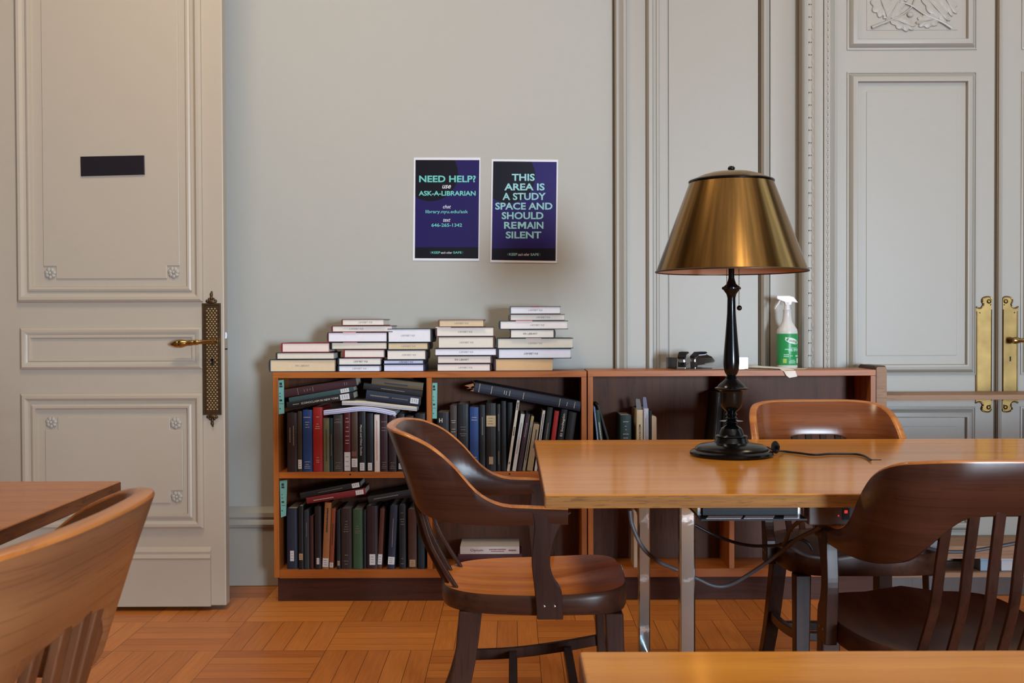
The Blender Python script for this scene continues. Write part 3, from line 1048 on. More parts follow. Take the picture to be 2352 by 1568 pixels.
BK, MAR, NAV = (20, 20, 24), (48, 24, 28), (30, 36, 54)
G1 = 'books standing on the upper left shelf'
LW = (.03, .17, .72, M_LABEL)
LT = (.10, .19, .7, M_LABELT)
call = [(.16, .5), (.12, .4), (.09, .55), (.06, .6)]
ttl = [(.86, .65), (.80, .5), (.76, .6), (.72, .55)]
lab = lambda z0, z1, w=.72, m=M_LABEL: (z0, z1, w, m)
U1 = [
    (659, 683, 948, (44, 30, 32), 'wide black-brown book with upright pale title, beside green slip, upper left shelf', dict(vline=[(.45, .78, .15, .004), (.5, .75, -.2, .004)], ink=M_GILTD)),
    (683.5, 694, 944, (58, 50, 42), 'narrow olive-brown book with grey foot label, left of the blue book', dict(lab=lab(.05, .2, .8))),
    (695, 717.5, 941, (36, 66, 126), 'bright blue book left of the red book on the upper left shelf', dict(lines=[(.88, .75)] + [(.8, .4), (.76, .35), (.72, .4)] + call)),
    (718.5, 741.5, 935, (156, 34, 32), 'bright red book standing right of the blue book, upper left shelf', dict(lines=[(.85, .3), (.74, .25), (.70, .4), (.67, .5), (.22, .2), (.18, .3), (.15, .3)])),
    (742.5, 757, 960, (104, 104, 76), 'sage green book right of the red book on the upper left shelf', dict(vline=[(.2, .8, 0, .003)], ink=M_INK)),
    (757.5, 764.5, 960, (28, 48, 52), 'thin dark teal book between the sage green and grey books', dict(vline=[(.3, .7, 0, .002)], ink=M_GILTD)),
    (765.5, 788, 952, (62, 56, 54), 'charcoal grey book left of the maroon book with long white label', dict(lines=[(.88, .5), (.86, .75), (.92, .5)] + call, ink=M_GILTD)),
    (789.5, 806, 947, (86, 22, 30), 'maroon book with a tall white label over its lower third', dict(lab=lab(.015, .33, .85), lines=[(.9, .4), (.84, .5), (.75, .3), (.68, .5), (.60, .5), (.53, .5), (.48, .5)])),
    (806.5, 822, 945, (72, 52, 42), 'mottled brown book with white foot label right of the maroon book', dict(lab=lab(.08, .22, .85), lines=[(.3, .8, .02)], ink=plain('brown_patch', (118, 80, 66), .5))),
    (823, 840.5, 945, BK, 'black book with a long white title reading down its spine', dict(lab=lab(.02, .15, .6), text=[('Manet and Other Studies', .27, .78, -.12, .007, False, 0)])),
    (841, 858, 949, (18, 18, 22), 'plain black book with white foot label left of the cream book', dict(lab=lab(.02, .15, .55))),
    (859.5, 872, 952, (206, 196, 190), 'narrow cream book with faint red lettering, upper left shelf', dict(vline=[(.2, .9, 0, .003)], ink=plain('faint_red_ink', (176, 120, 110), .6))),
    (873.5, 891, 950, (52, 28, 34), 'dark maroon book with small gilt lines right of the cream book', dict(lines=[(.86, .7), (.76, .6), (.71, .6)] + call, ink=M_GILTD)),
    (892, 911, 953, (40, 24, 28), 'near-black maroon book behind the rim of the chair back', dict(lines=call, ink=M_GILTD)),
    (912, 930, 950, (22, 22, 26), 'black book with grey foot label beside the chair rim', dict(lab=lab(.04, .14, .6))),
    (931, 951, 955, (28, 26, 28), 'dark book partly hidden by the chair, second from divider', {}),
    (953, 978, 950, (26, 24, 28), 'dark book against the divider, behind the chair back', dict(vline=[(.72, .82, -.2, .0015)], ink=M_GILTD)),
]
for x0, x1, yt, col, lb, kw in U1:
    stand(x0, x1, yt, S1, col, lb, G1, **kw)

GL1 = 'books lying on the row of the upper left shelf'
lie(659, 931, 812, 908, 16, (22, 22, 26), 'black book lying aslant, white title Iconoclasm, lowest of its three', GL1, d=.15,
    lab=lab(.80, .94, .8), text=[('ICONOCLASM IN NEW YORK', .22, .78, 0, .008, True, 0)], vline=[(.09, .18, 0, .002)])
lie(664, 919, 812, 893, 11.5, (52, 78, 82), 'grey-green book lying aslant between black and maroon books', GL1, d=.14, lab=lab(.80, .93, .8))
lie(653, 904, 818, 877, 19, (58, 30, 36), 'maroon book lying topmost of the slanting pile beside green slip', GL1, d=.16, lines=[(.19, .8), (.28, .3), (.32, .3), (.36, .3), (.40, .6), (.84, .4), (.87, .3)], ink=M_GILTD)
lie(841, 906, 965, 922, 23, (34, 42, 60), 'navy book with white call label lying below the tan one', GL1, d=.16, lab=lab(.82, .97, .55), vline=[(.08, .42, 0, .005), (.48, .78, 0, .003)], ink=M_GILTD)
lie(835, 886, 970, 905, 15, (26, 28, 32), 'thin black book lying between the navy and tan books', GL1, d=.16, vline=[(.3, .7, 0, .003)], ink=M_GILTD)
lie(854, 874, 972, 888, 18, (96, 86, 70), 'worn tan book lying topmost at the right of its shelf', GL1, d=.16, vline=[(.25, .7, .1, .005)], ink=M_INK)

# bent magazines squeezed between
def magazine(name, pts, hpx, cols, label, dd):
    mb = MB()
    Y0 = YB + .008
    w = spline([P(a, b, Y0) for a, b in pts], 4)
    n = len(cols)
    for k, c in enumerate(cols):
        m = paper(c)
        o = (k - n / 2 + .04) * hpx / n * Y0 / FPX
        o2 = (k - n / 2 + .96) * hpx / n * Y0 / FPX
        jut = rnd.uniform(0, .006)
        rings = []
        for q, p in enumerate(w):
            rings.append([(p.x, Y0 + jut, p.z + o), (p.x, Y0 + dd, p.z + o), (p.x, Y0 + dd, p.z + o2), (p.x, Y0 + jut, p.z + o2)])
        mb.sections(rings, m)
    o = mb.build(name, None, None, at=tuple(w[0]))
    tag(o, label, 'magazine', 'magazines on the upper left shelf')


magazine('magazine', [(743, 948), (780, 944), (830, 938.5), (875, 943), (908, 951)], 11, [(214, 212, 224), (150, 156, 200), (206, 206, 228), (176, 178, 214), (216, 214, 224)], 'bent magazine with lavender page edges drooping over the books', .19)
magazine('magazine', [(785, 925), (840, 926.5), (900, 933), (957, 939)], 10, [(190, 176, 160), (150, 158, 190), (214, 206, 192), (196, 180, 160), (210, 202, 186)], 'stapled cream journals lying flat under the navy book', .19)
magazine('magazine', [(850, 942.5), (880, 946), (910, 951)], 3, [(212, 208, 204)], 'thin white pamphlet poking out below the lavender magazine', .15)

# ---- upper middle bay
G2 = 'books standing on the upper middle shelf'
U2 = [
    (1003.5, 1032, 947, (24, 24, 28), 'black book with a white letter H at its top', None, dict(text=[('H', .83, .90, -.18, .012, 'h', .014)], vline=[(.55, .68, -.3, .002)])),
    (1033.5, 1050, 931, (62, 52, 50), 'grey-brown book between the H book and a black one', None, dict(lines=[(.77, .6), (.74, .5), (.64, .5), (.60, .6)])),
    (1051, 1077, 928, (26, 28, 32), 'black book left of the blue book on the middle shelf', None, dict(lines=[(.66, .5), (.62, .4), (.56, .6), (.53, .4)], ink=M_GILTD)),
    (1078.5, 1100, 935, (38, 68, 128), 'bright blue book on the upper middle shelf behind the chair', None, dict(lines=[(.84, .5), (.80, .6), (.22, .5), (.18, .4)])),
    (1101, 1115, 930, (22, 26, 28), 'narrow black book with upright title right of the blue book', None, dict(vline=[(.55, .82, 0, .004)] , ink=M_GILTD)),
    (1116, 1140, 926, (30, 26, 26), 'black book with two cream paper labels on its spine', None, dict(lab=(.66, .82, .9, plain('cream_label', (186, 164, 128), .6)), lines=[(.16, .4, .03)], ink=plain('cream_label', (186, 164, 128), .6))),
    (1141, 1150, 928, (22, 24, 26), 'slim black book between labelled book and thick black one', None, dict(vline=[(.6, .85, 0, .003), (.1, .3, 0, .003)], ink=M_GILTD)),
    (1151, 1163, 921, (16, 16, 20), 'plain black book left of the leaning white books', None, {}),
    (1187.5, 1194, 919, (206, 200, 186), 'cream paperback leaning right, first of the pale leaning books', (1164, 1170.5), dict(vline=[(.86, .97, 0, .005), (.5, .62, 0, .004), (.1, .13, 0, .004)], ink=M_INK, soft=True)),
    (1196.5, 1205.5, 952, (206, 210, 212), 'white leaning paperback with torn top, second of the pale books', (1176, 1185), dict(vline=[(.3, .85, 0, .003)], ink=M_STAMP, soft=True)),
    (1208, 1219, 952, (58, 40, 54), 'dark purple book leaning between pale paperbacks', (1187.5, 1197.5), dict(vline=[(.6, .85, 0, .004)], ink=M_GILTD)),
    (1220, 1227, 957, (150, 142, 128), 'thin grey paperback with a yellow tip, leaning right', (1199.5, 1206.5), dict(vline=[(.2, .8, 0, .003)], ink=M_INK, soft=True, lab=(.92, .99, .9, plain('yellow_tip', (190, 170, 80), .6)))),
    (1225.5, 1239.5, 976, (164, 144, 114), 'tan leaning paperback with a round mark near its foot', (1210, 1223), dict(vline=[(.5, .9, .1, .005)], ink=M_INK, soft=True)),
    (1246.5, 1253, 943, (208, 206, 206), 'thin white leaning book left of the dark green book', (1227, 1233.5), dict(vline=[(.4, .95, 0, .003)], ink=M_INK, soft=True)),
    (1257.5, 1271, 936, (34, 42, 44), 'dark green book leaning left of the small red book', (1239, 1251.5), dict(vline=[(.3, .75, 0, .004)], ink=M_GILTD)),
    (1274, 1285, 944, (160, 38, 38), 'bright red book leaning beside the El bodegón book', (1257, 1267), {}),
    (1289, 1305, 941, (20, 22, 28), 'black book titled El bodegón leaning at the table corner', (1270, 1285), dict(text=[('El bodegón', .56, .93, .05, .012, True, 0)])),
    (1306, 1326, 948, (24, 24, 28), 'black leaning book at the right end of the middle shelf', (1288, 1307), {}),
]
for x0, x1, yt, col, lb, ln, kw in U2:
    stand(x0, x1, yt, S1, col, lb, G2, lean=ln, **kw)
stand(1165, 1178, 924, S1, (20, 20, 24), 'black book standing behind the leaning cream paperback', G2, Y=YB + .055)
lie(1090, 889, 1334, 933.5, 23, (32, 38, 54), 'large navy book with torn spine lying across the middle shelf', 'books lying on the row of the upper middle shelf', d=.19,
    lines=[(.045, .9), (.16, .8), (.28, .4), (.30, .4), (.33, .6), (.46, .7), (.80, .8), (.87, .4), (.94, .7)])
mb = MB()
for a, b, c in (((1067, 885), (1088, 880), (1090, 893)), ((1085, 873), (1092, 882), (1096, 885)), ((1080, 897), (1094, 890), (1096, 901)), ((1072, 893), (1087, 886), (1092, 890))):
    w = [P(q[0], q[1], YB + .02) for q in (a, b, c)]
    mb.prism([(p.x, p.z) for p in w], YB + .016, YB + .024, 'XZ')
nb = [o for o in bpy.data.objects if o.get('label', '').startswith('large navy book')][0]
o = mb.build('torn_spine', plain('torn_binding', (150, 104, 72), .8, noise=.3), nb); o['label'] = 'torn tan binding'
for (pp, lb) in ((((1010, 948), (1018, 921), (1022, 920), (1024, 948)), 0), (((1052, 930), (1058, 925), (1072, 928), (1056, 956)), 0)):
    pass

# ---- lower left bay
G3 = 'books standing on the lower left shelf'
L1 = [
    (658.5, 683.5, 1167, (34, 40, 56), 'thick navy book beside the green slip, lower left shelf', None, dict(lab=lab(.13, .30, .35))),
    (685, 697.5, 1162, (24, 22, 24), 'black book with tan label right of the thick navy book', None, dict(lab=lab(.15, .25, .7, M_LABELT))),
    (698.5, 710.5, 1172, (44, 50, 56), 'slate grey book with plastic jacket on the lower left shelf', None, dict(vline=[(.55, .8, 0, .002)], ink=M_GILTD)),
    (711.5, 720, 1185, (64, 32, 26), 'short thin rust-brown book between slate and black books', None, {}),
    (722.5, 738, 1163, (34, 26, 26), 'black-brown book with white foot label left of the tan book', None, dict(lab=lab(.08, .18, .4))),
    (745.5, 761.5, 1154, (158, 104, 64), 'tan book leaning slightly with red and white foot label', (741, 753.5), dict(lab=lab(.03, .16, .85), vline=[(.55, .92, 0, .005)], ink=M_INK)),
    (761.5, 771.5, 1168, (140, 70, 44), 'thin rust orange book right of the tan book, lower shelf', (756, 766), dict(lab=lab(.02, .1, .85), vline=[(.4, .75, 0, .003)], ink=M_INK)),
    (773, 782, 1172, (28, 32, 38), 'dark narrow book with grey foot label, left of brown book', None, dict(lab=lab(.06, .14, .6, M_LABELT))),
    (783, 809, 1168, (50, 38, 36), 'thick dark brown book with gilt title left of the green book', None, dict(lines=[(.79, .2), (.74, .2), (.70, .3), (.66, .4), (.62, .5), (.23, .3), (.13, .4), (.08, .3)], ink=M_GILTD)),
    (810.5, 833, 1170, (54, 82, 56), 'green book standing in the middle of the lower left shelf', None, dict(lines=[(.72, .3), (.68, .4), (.64, .5), (.61, .5)], ink=M_GILTD)),
    (834.5, 841, 1172, (26, 32, 36), 'thin black book right of the green book', None, {}),
    (842, 868.5, 1161, (46, 28, 32), 'dark maroon book with a big white foot label, lower shelf', None, dict(lab=lab(.06, .23, .5))),
    (873, 884, 1168, (84, 44, 32), 'thin red-brown book with white label leaning slightly', (867, 877), dict(lab=lab(.07, .24, .9))),
    (896, 914, 1162, (36, 42, 60), 'navy book with white foot label leaning slightly', (890, 906), dict(lab=lab(.07, .19, .85), vline=[(.35, .8, 0, .003)], ink=M_GILTD)),
    (916, 932.5, 1160, (24, 26, 30), 'black book with small white title, lower left shelf', None, dict(lines=[(.88, .4), (.78, .6), (.74, .4), (.70, .5), (.16, .3), (.08, .4)], ink=M_GILTD)),
    (937, 958, 1169, (70, 42, 32), 'brown book with tan foot label behind the chair slats', None, dict(lab=lab(.03, .15, .65, M_LABELT))),
    (959.5, 976, 1166, (24, 38, 44), 'dark teal book against the divider, lower left shelf', None, {}),
]
for x0, x1, yt, col, lb, ln, kw in L1:
    stand(x0, x1, yt, S0, col, lb, G3, lean=ln, **kw)
GL3 = 'books lying on the row of the lower left shelf'
lie(704, 1150, 839, 1128, 14.5, (118, 34, 40), 'dark red book lying aslant on the lower shelf row', GL3, d=.15, lab=lab(.84, .97, .7), vline=[(.12, .46, .1, .003)])
lie(690, 1139, 828, 1112, 13, (28, 28, 32), 'black book with white label lying above the red one', GL3, d=.15, lab=lab(.86, .98, .8), vline=[(.3, .7, 0, .002)], ink=M_GILTD)
lie(846, 1148, 972, 1126, 15, (24, 24, 28), 'black book lying aslant right of the dark red one', GL3, d=.15, vline=[(.1, .55, 0, .003)], ink=M_GILTD)

# ---- lower middle bay: a pile seen through the chair
GP = 'books piled on the lower middle shelf'
def flat_pile(xl, xr, items):
    z = S0
    for (a, b, tpx, col, pages, lb, kw) in items:
        t = tpx * (YB + .03) / FPX
        Y = YB + .03
        X0, X1 = PX(a, 1280, Y), PX(b, 1280, Y)
        M = Matrix.Translation((X0, Y, z + t / 2)) @ Matrix.Rotation(R(kw.pop('yaw', 0)), 4, 'Z') @ Yrot(R(90))
        book(M, t - .0004, X1 - X0, kw.pop('d', .16), col, pages, lb, GP, **kw)
        z += t
flat_pile(0, 0, [
    (1045, 1200, 13, (34, 26, 30), (170, 160, 150), 'dark book at the bottom of the pile under the Opium book', {}),
    (1052, 1199, 19, (66, 28, 36), (190, 180, 170), 'maroon book lying under the white Opium book', {}),
    (1057, 1193, 17, (196, 190, 186), (214, 208, 200), 'white book titled Opium lying on top of a pile', dict(d=.17, soft=True, text=[('Opium', .17, .39, 0, .013, True, 0)], vline=[(.49, .78, -.12, .004), (.52, .74, .14, .003), (.82, .95, 0, .006)], ink=plain('opium_red_ink', (140, 76, 66), .6))),
])

# ---- upper bay of the second bookcase
G4 = 'books on the upper shelf of the emptier bookcase'
L4 = [
    (1363, 1367, 934, (104, 136, 196), 'thin pale blue book leaning on the left side of its shelf', (1379, 1382.5), dict(vline=[(.1, .9, 0, .002)], soft=True)),
    (1367.5, 1377, 942, (38, 66, 56), 'green paperback leaning left beside the thin blue book', (1385, 1394), dict(vline=[(.15, .8, 0, .004)])),
    (1370, 1376.5, 930, (34, 32, 34), 'dark thin board leaning far left behind the green paperback', (1414, 1420), dict(Y=YB + .03)),
    (1424.5, 1450.5, 953, (34, 54, 54), 'dark green book with gilt title left of the cream book', None, dict(lines=[(.88, .5), (.80, .2), (.74, .1), (.66, .5), (.59, .45)])),
    (1462, 1477, 941, (206, 188, 156), 'cream book with black title and a grey slip sticking out', None, dict(text=[('MEDIEVAL IVORY', .30, .76, 0, .008, False, 0)], ink=M_INK, flag=[(.02, .036, .042, .05, (104, 98, 100))])),
    (1478.5, 1490, 938, (196, 200, 216), 'pale lavender book with a bluish slip sticking out', None, dict(vline=[(.3, .9, .15, .002), (.4, .85, -.15, .002)], ink=M_STAMP, flag=[(.02, .03, .044, .05, (106, 108, 140))])),
    (1490.5, 1497.5, 943, (28, 30, 32), 'thin black book left of the cream bookend', None, {}),
    (1646, 1664, 902, (28, 28, 32), 'black ring-bound volume leaning right behind the lamp stem', (1629, 1650), dict(vline=[(.05, .95, -.2, .003)], ink=plain('ring_grey', (62, 62, 68), .4))),
    (1664, 1672, 905, (24, 24, 28), 'narrow black book leaning on the divider behind lamp', (1652, 1660), dict(Y=YB + .02)),
]
for x0, x1, yt, col, lb, ln, kw in L4:
    stand(x0, x1, yt, S1, col, lb, G4, lean=ln, **kw)
# bookends
def bookend(x0, x1, yt, zs, label, notch=False):
    Y = YB + .02
    X0, X1 = PX(x0, 1240, Y), PX(x1, 1240, Y)
    zt = PZ((x0 + x1) / 2, yt, Y)
    w = X1 - X0
    poly = [(X0, zs + .001), (X1, zs + .001), (X1, zt - w * .45), (X1 - w * .12, zt - w * .15), (X1 - w * .45, zt), (X0, zt)]
    if notch:
        poly = [(X0, zs + .001), (X1, zs + .001), (X1, zt - .05), (X1 - w * .25, zt - .045), (X1 - w * .3, zt - .02), (X1 - w * .5, zt), (X0, zt)]
    root = empty('bookend', ((X0 + X1) / 2, Y, zs), label, 'bookend', 'cream metal bookends')
    m = plain('bookend_enamel', (206, 190, 168), .4)
    MB().prism(poly, Y, Y + .12, 'XZ').build('upright', m, root, bevel=.001)
    MB().box(X1, X1 + .03, Y, Y + .12, zs + .0005, zs + .002).build('foot', m, root)
bookend(1497.5, 1508.5, 955, S1, 'cream rounded bookend right of the black book, upper shelf')
bookend(1456, 1468, 1176, S0, 'cream upright bookend low under the table, left of metal legs', True)
bookend(1812, 1822, 1282, S0, 'small cream bookend low down behind the far chair legs')

# ---- stacks along the top of the full bookcase
YT = YB + .015
def stack(nth, rows):
    z = ZT1
    n = len(rows)
    for k, (x0, x1, tpx, side, col, pages, cname, st, fl) in enumerate(rows):
        Y = YT + rnd.uniform(0, .012)
        t = tpx * Y / FPX
        X0, X1 = PX(x0, 800, Y), PX(x1, 800, Y)
        d = X1 - X0
        h = min(.185, d * 1.2)
        yaw = rnd.uniform(-1.6, 1.6)
        Bm = Matrix(((0, 1, 0, 0), (0, 0, 1, 0), (1, 0, 0, 0), (0, 0, 0, 1))) if side == 'L' else Matrix(((0, -1, 0, 0), (0, 0, 1, 0), (-1, 0, 0, 0), (0, 0, 0, 1)))
        M = Matrix.Translation((X0 if side == 'L' else X1, Y, z + t / 2)) @ Matrix.Rotation(R(yaw if side == 'R' else -yaw), 4, 'Z') @ Bm
        pos = 'topmost' if k == n - 1 else ('lowest' if k == 0 else ORD[k] + ' from the bottom')
        kw = {}
        if st:
            kw['stamp'] = (side, st[0] == 'u', st[1], .058, M_STAMPK if st[2] == 'k' else M_STAMP)
        if fl:
            kw['flag'] = [(d * fl[0], 'tail', 1 if (side == 'L') else -1, d * fl[1], fl[2])]
        book(M, t - .0004, h, d, col, pages, '%s book, %s in the %s' % (cname, pos, nth), 'books stacked on top of the full bookcase', boards=.0028, **kw)
        z += t


W1, W2, W3, TAN = (222, 214, 204), (214, 204, 188), (222, 220, 226), (206, 186, 152)
stack('leftmost stack', [
    (618, 770, 29, 'L', (42, 48, 66), (210, 188, 156), 'big navy tan-paged', ('n', .5, 'g'), None),
    (634, 768, 16, 'L', (44, 34, 34), W2, 'black-brown', None, None),
    (646, 757, 22, 'L', (140, 42, 46), (224, 208, 198), 'red-covered', None, None)])
stack('second stack from the left', [
    (776, 873, 15, 'L', (30, 36, 54), W3, 'navy white-paged', ('u', .5, 'g'), None),
    (776, 875, 17, 'L', (28, 32, 46), W1, 'dark navy', ('u', .52, 'k'), None),
    (789, 883, 19, 'L', (130, 34, 42), W1, 'red', None, None),
    (760, 889, 17, 'L', (40, 30, 32), W2, 'black', None, (.22, .25, (214, 150, 150))),
    (752, 889, 23, 'L', (76, 30, 36), W3, 'wide maroon', None, (.26, .22, (222, 168, 164))),
    (762, 902, 15, 'L', (104, 36, 34), W1, 'thin dark red', ('u', .4, 'g'), None),
    (785, 883, 15, 'L', (110, 62, 44), W1, 'red-brown', ('u', .55, 'g'), None)])
stack('third stack from the left', [
    (880, 975, 17, 'R', (38, 46, 66), (214, 212, 230), 'blue-grey', None, None),
    (880, 974, 10, 'R', (32, 36, 50), (206, 206, 226), 'thin navy', ('u', .55, 'k'), None),
    (888, 980, 23, 'R', (30, 30, 34), W1, 'thick black', ('u', .55, 'g'), None),
    (890, 985, 17, 'R', (32, 30, 34), TAN, 'black tan-paged', ('u', .5, 'g'), None),
    (890, 992, 32, 'R', (34, 40, 42), W3, 'very thick green-black', ('u', .45, 'g'), None)])
stack('fourth stack from the left', [
    (1003, 1128, 18, 'R', (60, 28, 36), (222, 208, 198), 'maroon', ('u', .52, 'g'), None),
    (1004, 1130, 18, 'R', (52, 24, 32), (216, 202, 190), 'dark maroon', ('n', .45, 'k'), None),
    (998, 1142, 17, 'R', (46, 26, 36), W3, 'wide purple-black', ('u', .5, 'g'), None),
    (1006, 1136, 27, 'R', (70, 32, 30), (216, 208, 194), 'thick red-brown', ('u', .5, 'g'), None),
    (1001, 1135, 22, 'L', (80, 36, 42), (224, 214, 200), 'maroon, white-wrapped', ('u', .5, 'g'), (.0, .26, (222, 212, 198))),
    (1007, 1112, 17, 'L', (112, 62, 42), (208, 186, 154), 'small brown', ('u', .5, 'g'), None)])
stack('rightmost stack', [
    (1136, 1271, 29, 'L', (54, 28, 36), (204, 168, 126), 'maroon tan-paged', None, None),
    (1143, 1312, 23, 'L', (28, 32, 38), (212, 210, 218), 'long black', ('u', .45, 'k'), None),
    (1141, 1317, 24, 'L', (30, 44, 42), (208, 198, 182), 'longest green-black', ('u', .5, 'g'), (.38, .2, (226, 170, 170))),
    (1172, 1275, 20, 'R', (54, 42, 40), (216, 210, 200), 'short brown', ('n', .45, 'k'), None),
    (1147, 1305, 20, 'L', (34, 34, 34), (222, 214, 210), 'black square-spined', ('u', .55, 'g'), (.24, .24, (226, 160, 166))),
    (1171, 1298, 15, 'L', (92, 70, 56), (222, 214, 202), 'brown-spined', ('u', .6, 'g'), None),
    (1171, 1288, 18, 'L', (84, 84, 80), W3, 'grey-spined white', ('u', .5, 'g'), (.42, .16, (150, 60, 64)))])

# ================================================================== posters
def poster(name, corners, printpx, label, navy, black, circle, band, texts):
    Y = YW - .0025
    c = [P(a, b, Y) for a, b in corners]
    O = c[3]
    root = MB().prism([(p.x, p.z) for p in c], Y, YW - .0002, 'XZ').build(name, M_WHITE, at=tuple(O))
    tag(root, label, 'poster', 'notices on the wall')
    q = [P(a, b, Y) for a, b in printpx]
    lx = lambda px, py: P(px, py, Y) - O
    cc = lx(*circle[:2]); rr = abs(lx(circle[0] + circle[2], circle[1]).x - cc.x)
    bz = lx(circle[0], band).z
    m = poster_mat(name + '_print', navy, black, cc.x, cc.z, rr, bz)
    MB().prism([(p.x, p.z) for p in q], Y - .0004, Y + .0006, 'XZ').build('print', m, root)
    cols = {'a': ('mint_lettering', (104, 196, 186)), 'b': ('white_lettering', (228, 226, 232)), 'c': ('pale_teal_lettering', (148, 204, 208)), 'd': ('dim_lettering', (120, 128, 150))}
    for s, x0, x1, y0, y1, key, off, sh in texts:
        mb = MB()
        text_px(mb, s, x0, x1, y0, y1, Y - .0009, None, off, sh)
        mb.build('lettering', plain(cols[key][0], cols[key][1], .45), root)


u = lambda x: 930 + x / 5.6
v = lambda y: 340 + y / 5.6
T = lambda s, x0, x1, y0, y1, k, off=0.0, sh=0.0: (s, u(x0), u(x1), v(y0), v(y1), k, off, sh)
poster('poster', [(u(115), v(122)), (u(972), v(122)), (u(955), v(1450)), (u(100), v(1445))], [(u(137), v(152)), (u(958), v(154)), (u(944), v(1420)), (u(128), v(1416))],
       'blue poster headed NEED HELP? on the wall, left of two', (38, 30, 88), (22, 20, 28), (u(330), v(330), 63), v(1275), [
    T('NEED HELP?', 183, 912, 352, 440, 'a', .026), T('use', 480, 592, 475, 520, 'b', .01, .3), T('ASK-A-LIBRARIAN', 178, 910, 550, 612, 'a', .026),
    T('chat', 488, 592, 730, 775, 'b', .004, .3), T('library.nyu.edu/ask', 265, 812, 795, 850, 'a', .010), T('text', 493, 585, 907, 947, 'b', .004, .3),
    T('646-265-1342', 342, 735, 968, 1012, 'a', .014), T('KEEP', 345, 456, 1328, 1357, 'a', .014), T('each other', 463, 610, 1328, 1358, 'b', 0, .3),
    T('SAFE', 622, 730, 1328, 1357, 'a', .014), T(')', 324, 333, 1326, 1359, 'd'), T('(', 742, 751, 1326, 1359, 'd')])
poster('poster', [(u(1115), v(143)), (u(1970), v(150)), (u(1955), v(1478)), (u(1098), v(1468))], [(u(1136), v(170)), (u(1953), v(178)), (u(1938), v(1450)), (u(1116), v(1438))],
       'blue poster reading THIS AREA IS A STUDY SPACE, right of two', (42, 33, 98), (22, 22, 34), (u(1330), v(360), 62), v(1290), [
    T('THIS', 1375, 1670, 330, 422, 'c', .026), T('AREA IS', 1278, 1797, 453, 545, 'c', .026), T('A STUDY', 1255, 1812, 575, 668, 'c', .026),
    T('SPACE AND', 1162, 1898, 700, 792, 'c', .026), T('SHOULD', 1245, 1782, 822, 915, 'c', .026), T('RE', 1275, 1437, 948, 1037, 'c', .026), T('\x01M', 1452, 1560, 948, 1037, 'c'), T('AIN', 1566, 1782, 948, 1037, 'c', .026),
    T('SILENT', 1297, 1755, 1072, 1162, 'c', .026), T('KEEP', 1340, 1448, 1350, 1382, 'c', .014), T('each other', 1457, 1604, 1350, 1384, 'b', 0, .3),
    T('SAFE', 1617, 1722, 1352, 1384, 'c', .014), T(')', 1316, 1326, 1350, 1383, 'd'), T('(', 1735, 1744, 1352, 1385, 'd')])

# ================================================================== tables
ZTAB = 0.75


def table(label, x0, x1, y0, y1, group, legs=True, m_top=None):
    root = empty('library_table', ((x0 + x1) / 2, (y0 + y1) / 2, 0), label, 'table', group)
    mb = MB()
    mb.box(x0, x1, y0, y1, ZTAB - .031, ZTAB)
    top = mb.build('tabletop', m_top or M_TABLE, root, bevel=.0025)
    for ya, yb in ((y0 - .0012, y0 + .004), (y1 - .004, y1 + .0012)):
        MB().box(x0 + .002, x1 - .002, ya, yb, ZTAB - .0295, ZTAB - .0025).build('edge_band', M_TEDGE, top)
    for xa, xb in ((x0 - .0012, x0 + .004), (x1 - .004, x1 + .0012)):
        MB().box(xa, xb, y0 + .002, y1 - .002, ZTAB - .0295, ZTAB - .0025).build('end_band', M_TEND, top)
    if legs:
        for lx in (x0 + .345, x1 - .345):
            for ly in (y0 + .19, y1 - .10):
                w = .0185
                mb = MB()
                mb.box(lx - w, lx + w, ly - w, ly + w, .001, ZTAB - .032)
                mb.build('leg', M_LEGS, root, bevel=.004)
            mb = MB(); mb.box(lx - .015, lx + .015, y0 + .21, y1 - .12, ZTAB - .062, ZTAB - .032); mb.build('crossbar', M_STEEL, root, bevel=.003)
            mb = MB(); mb.box(lx - .02, lx + .02, y0 + .06, y1 - .03, .001, .025) if False else mb.box(lx - .012, lx + .012, y0 + .21, y1 - .12, .06, .085); mb.build('floor_rail', M_STEEL, root, bevel=.003)
    return root


TY0, TY1 = 2.417, 3.558
tab = table('long oak library table carrying the brass-shaded lamp', .0725, 3.2, TY0, TY1, 'oak library tables')
table('oak table whose far edge shows along the bottom, nearest the viewer', .0775, 3.2, .20, 1.257, 'oak library tables')
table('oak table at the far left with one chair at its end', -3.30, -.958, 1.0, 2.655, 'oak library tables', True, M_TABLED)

# wire tray with papers slung under the lamp table
tr = empty('under_table_tray', (.55, 2.7, .68), 'black tray slung under the lamp table, white papers on it', 'tray')
ZR = .6885
MB().box(.425, .665, 2.45, 2.95, ZR - .004, ZR).build('tray_floor', M_BLKPL, tr)
for xx in (.43, .66):
    MB().box(xx - .004, xx + .004, 2.50, 2.95, ZR, ZTAB - .0315).build('tray_side', M_STEEL, tr)
MB().box(.436, .654, 2.488, 2.90, ZR + .002, ZTAB - .033).build('drawer_box', M_BLKPL, tr)
for k, (xa, xb, sk) in enumerate(((.437, .515, .012), (.522, .588, .012), (.612, .648, .010))):
    z = ZR + .0004
    o = MB().prism([(xa, 2.451), (xb, 2.451), (xb + sk, 2.487), (xa + sk, 2.487)], z, z + .0006, 'XY').build('paper_sheet', plain('bright_paper', (244, 244, 250), .3), at=(xa, 2.451, z))
    tag(o, ['leftmost of three white papers on the tray under the lamp table', 'middle of three white papers on the tray under the lamp table', 'rightmost of three white papers on the tray under the lamp table'][k], 'paper', 'papers on the under-table tray')

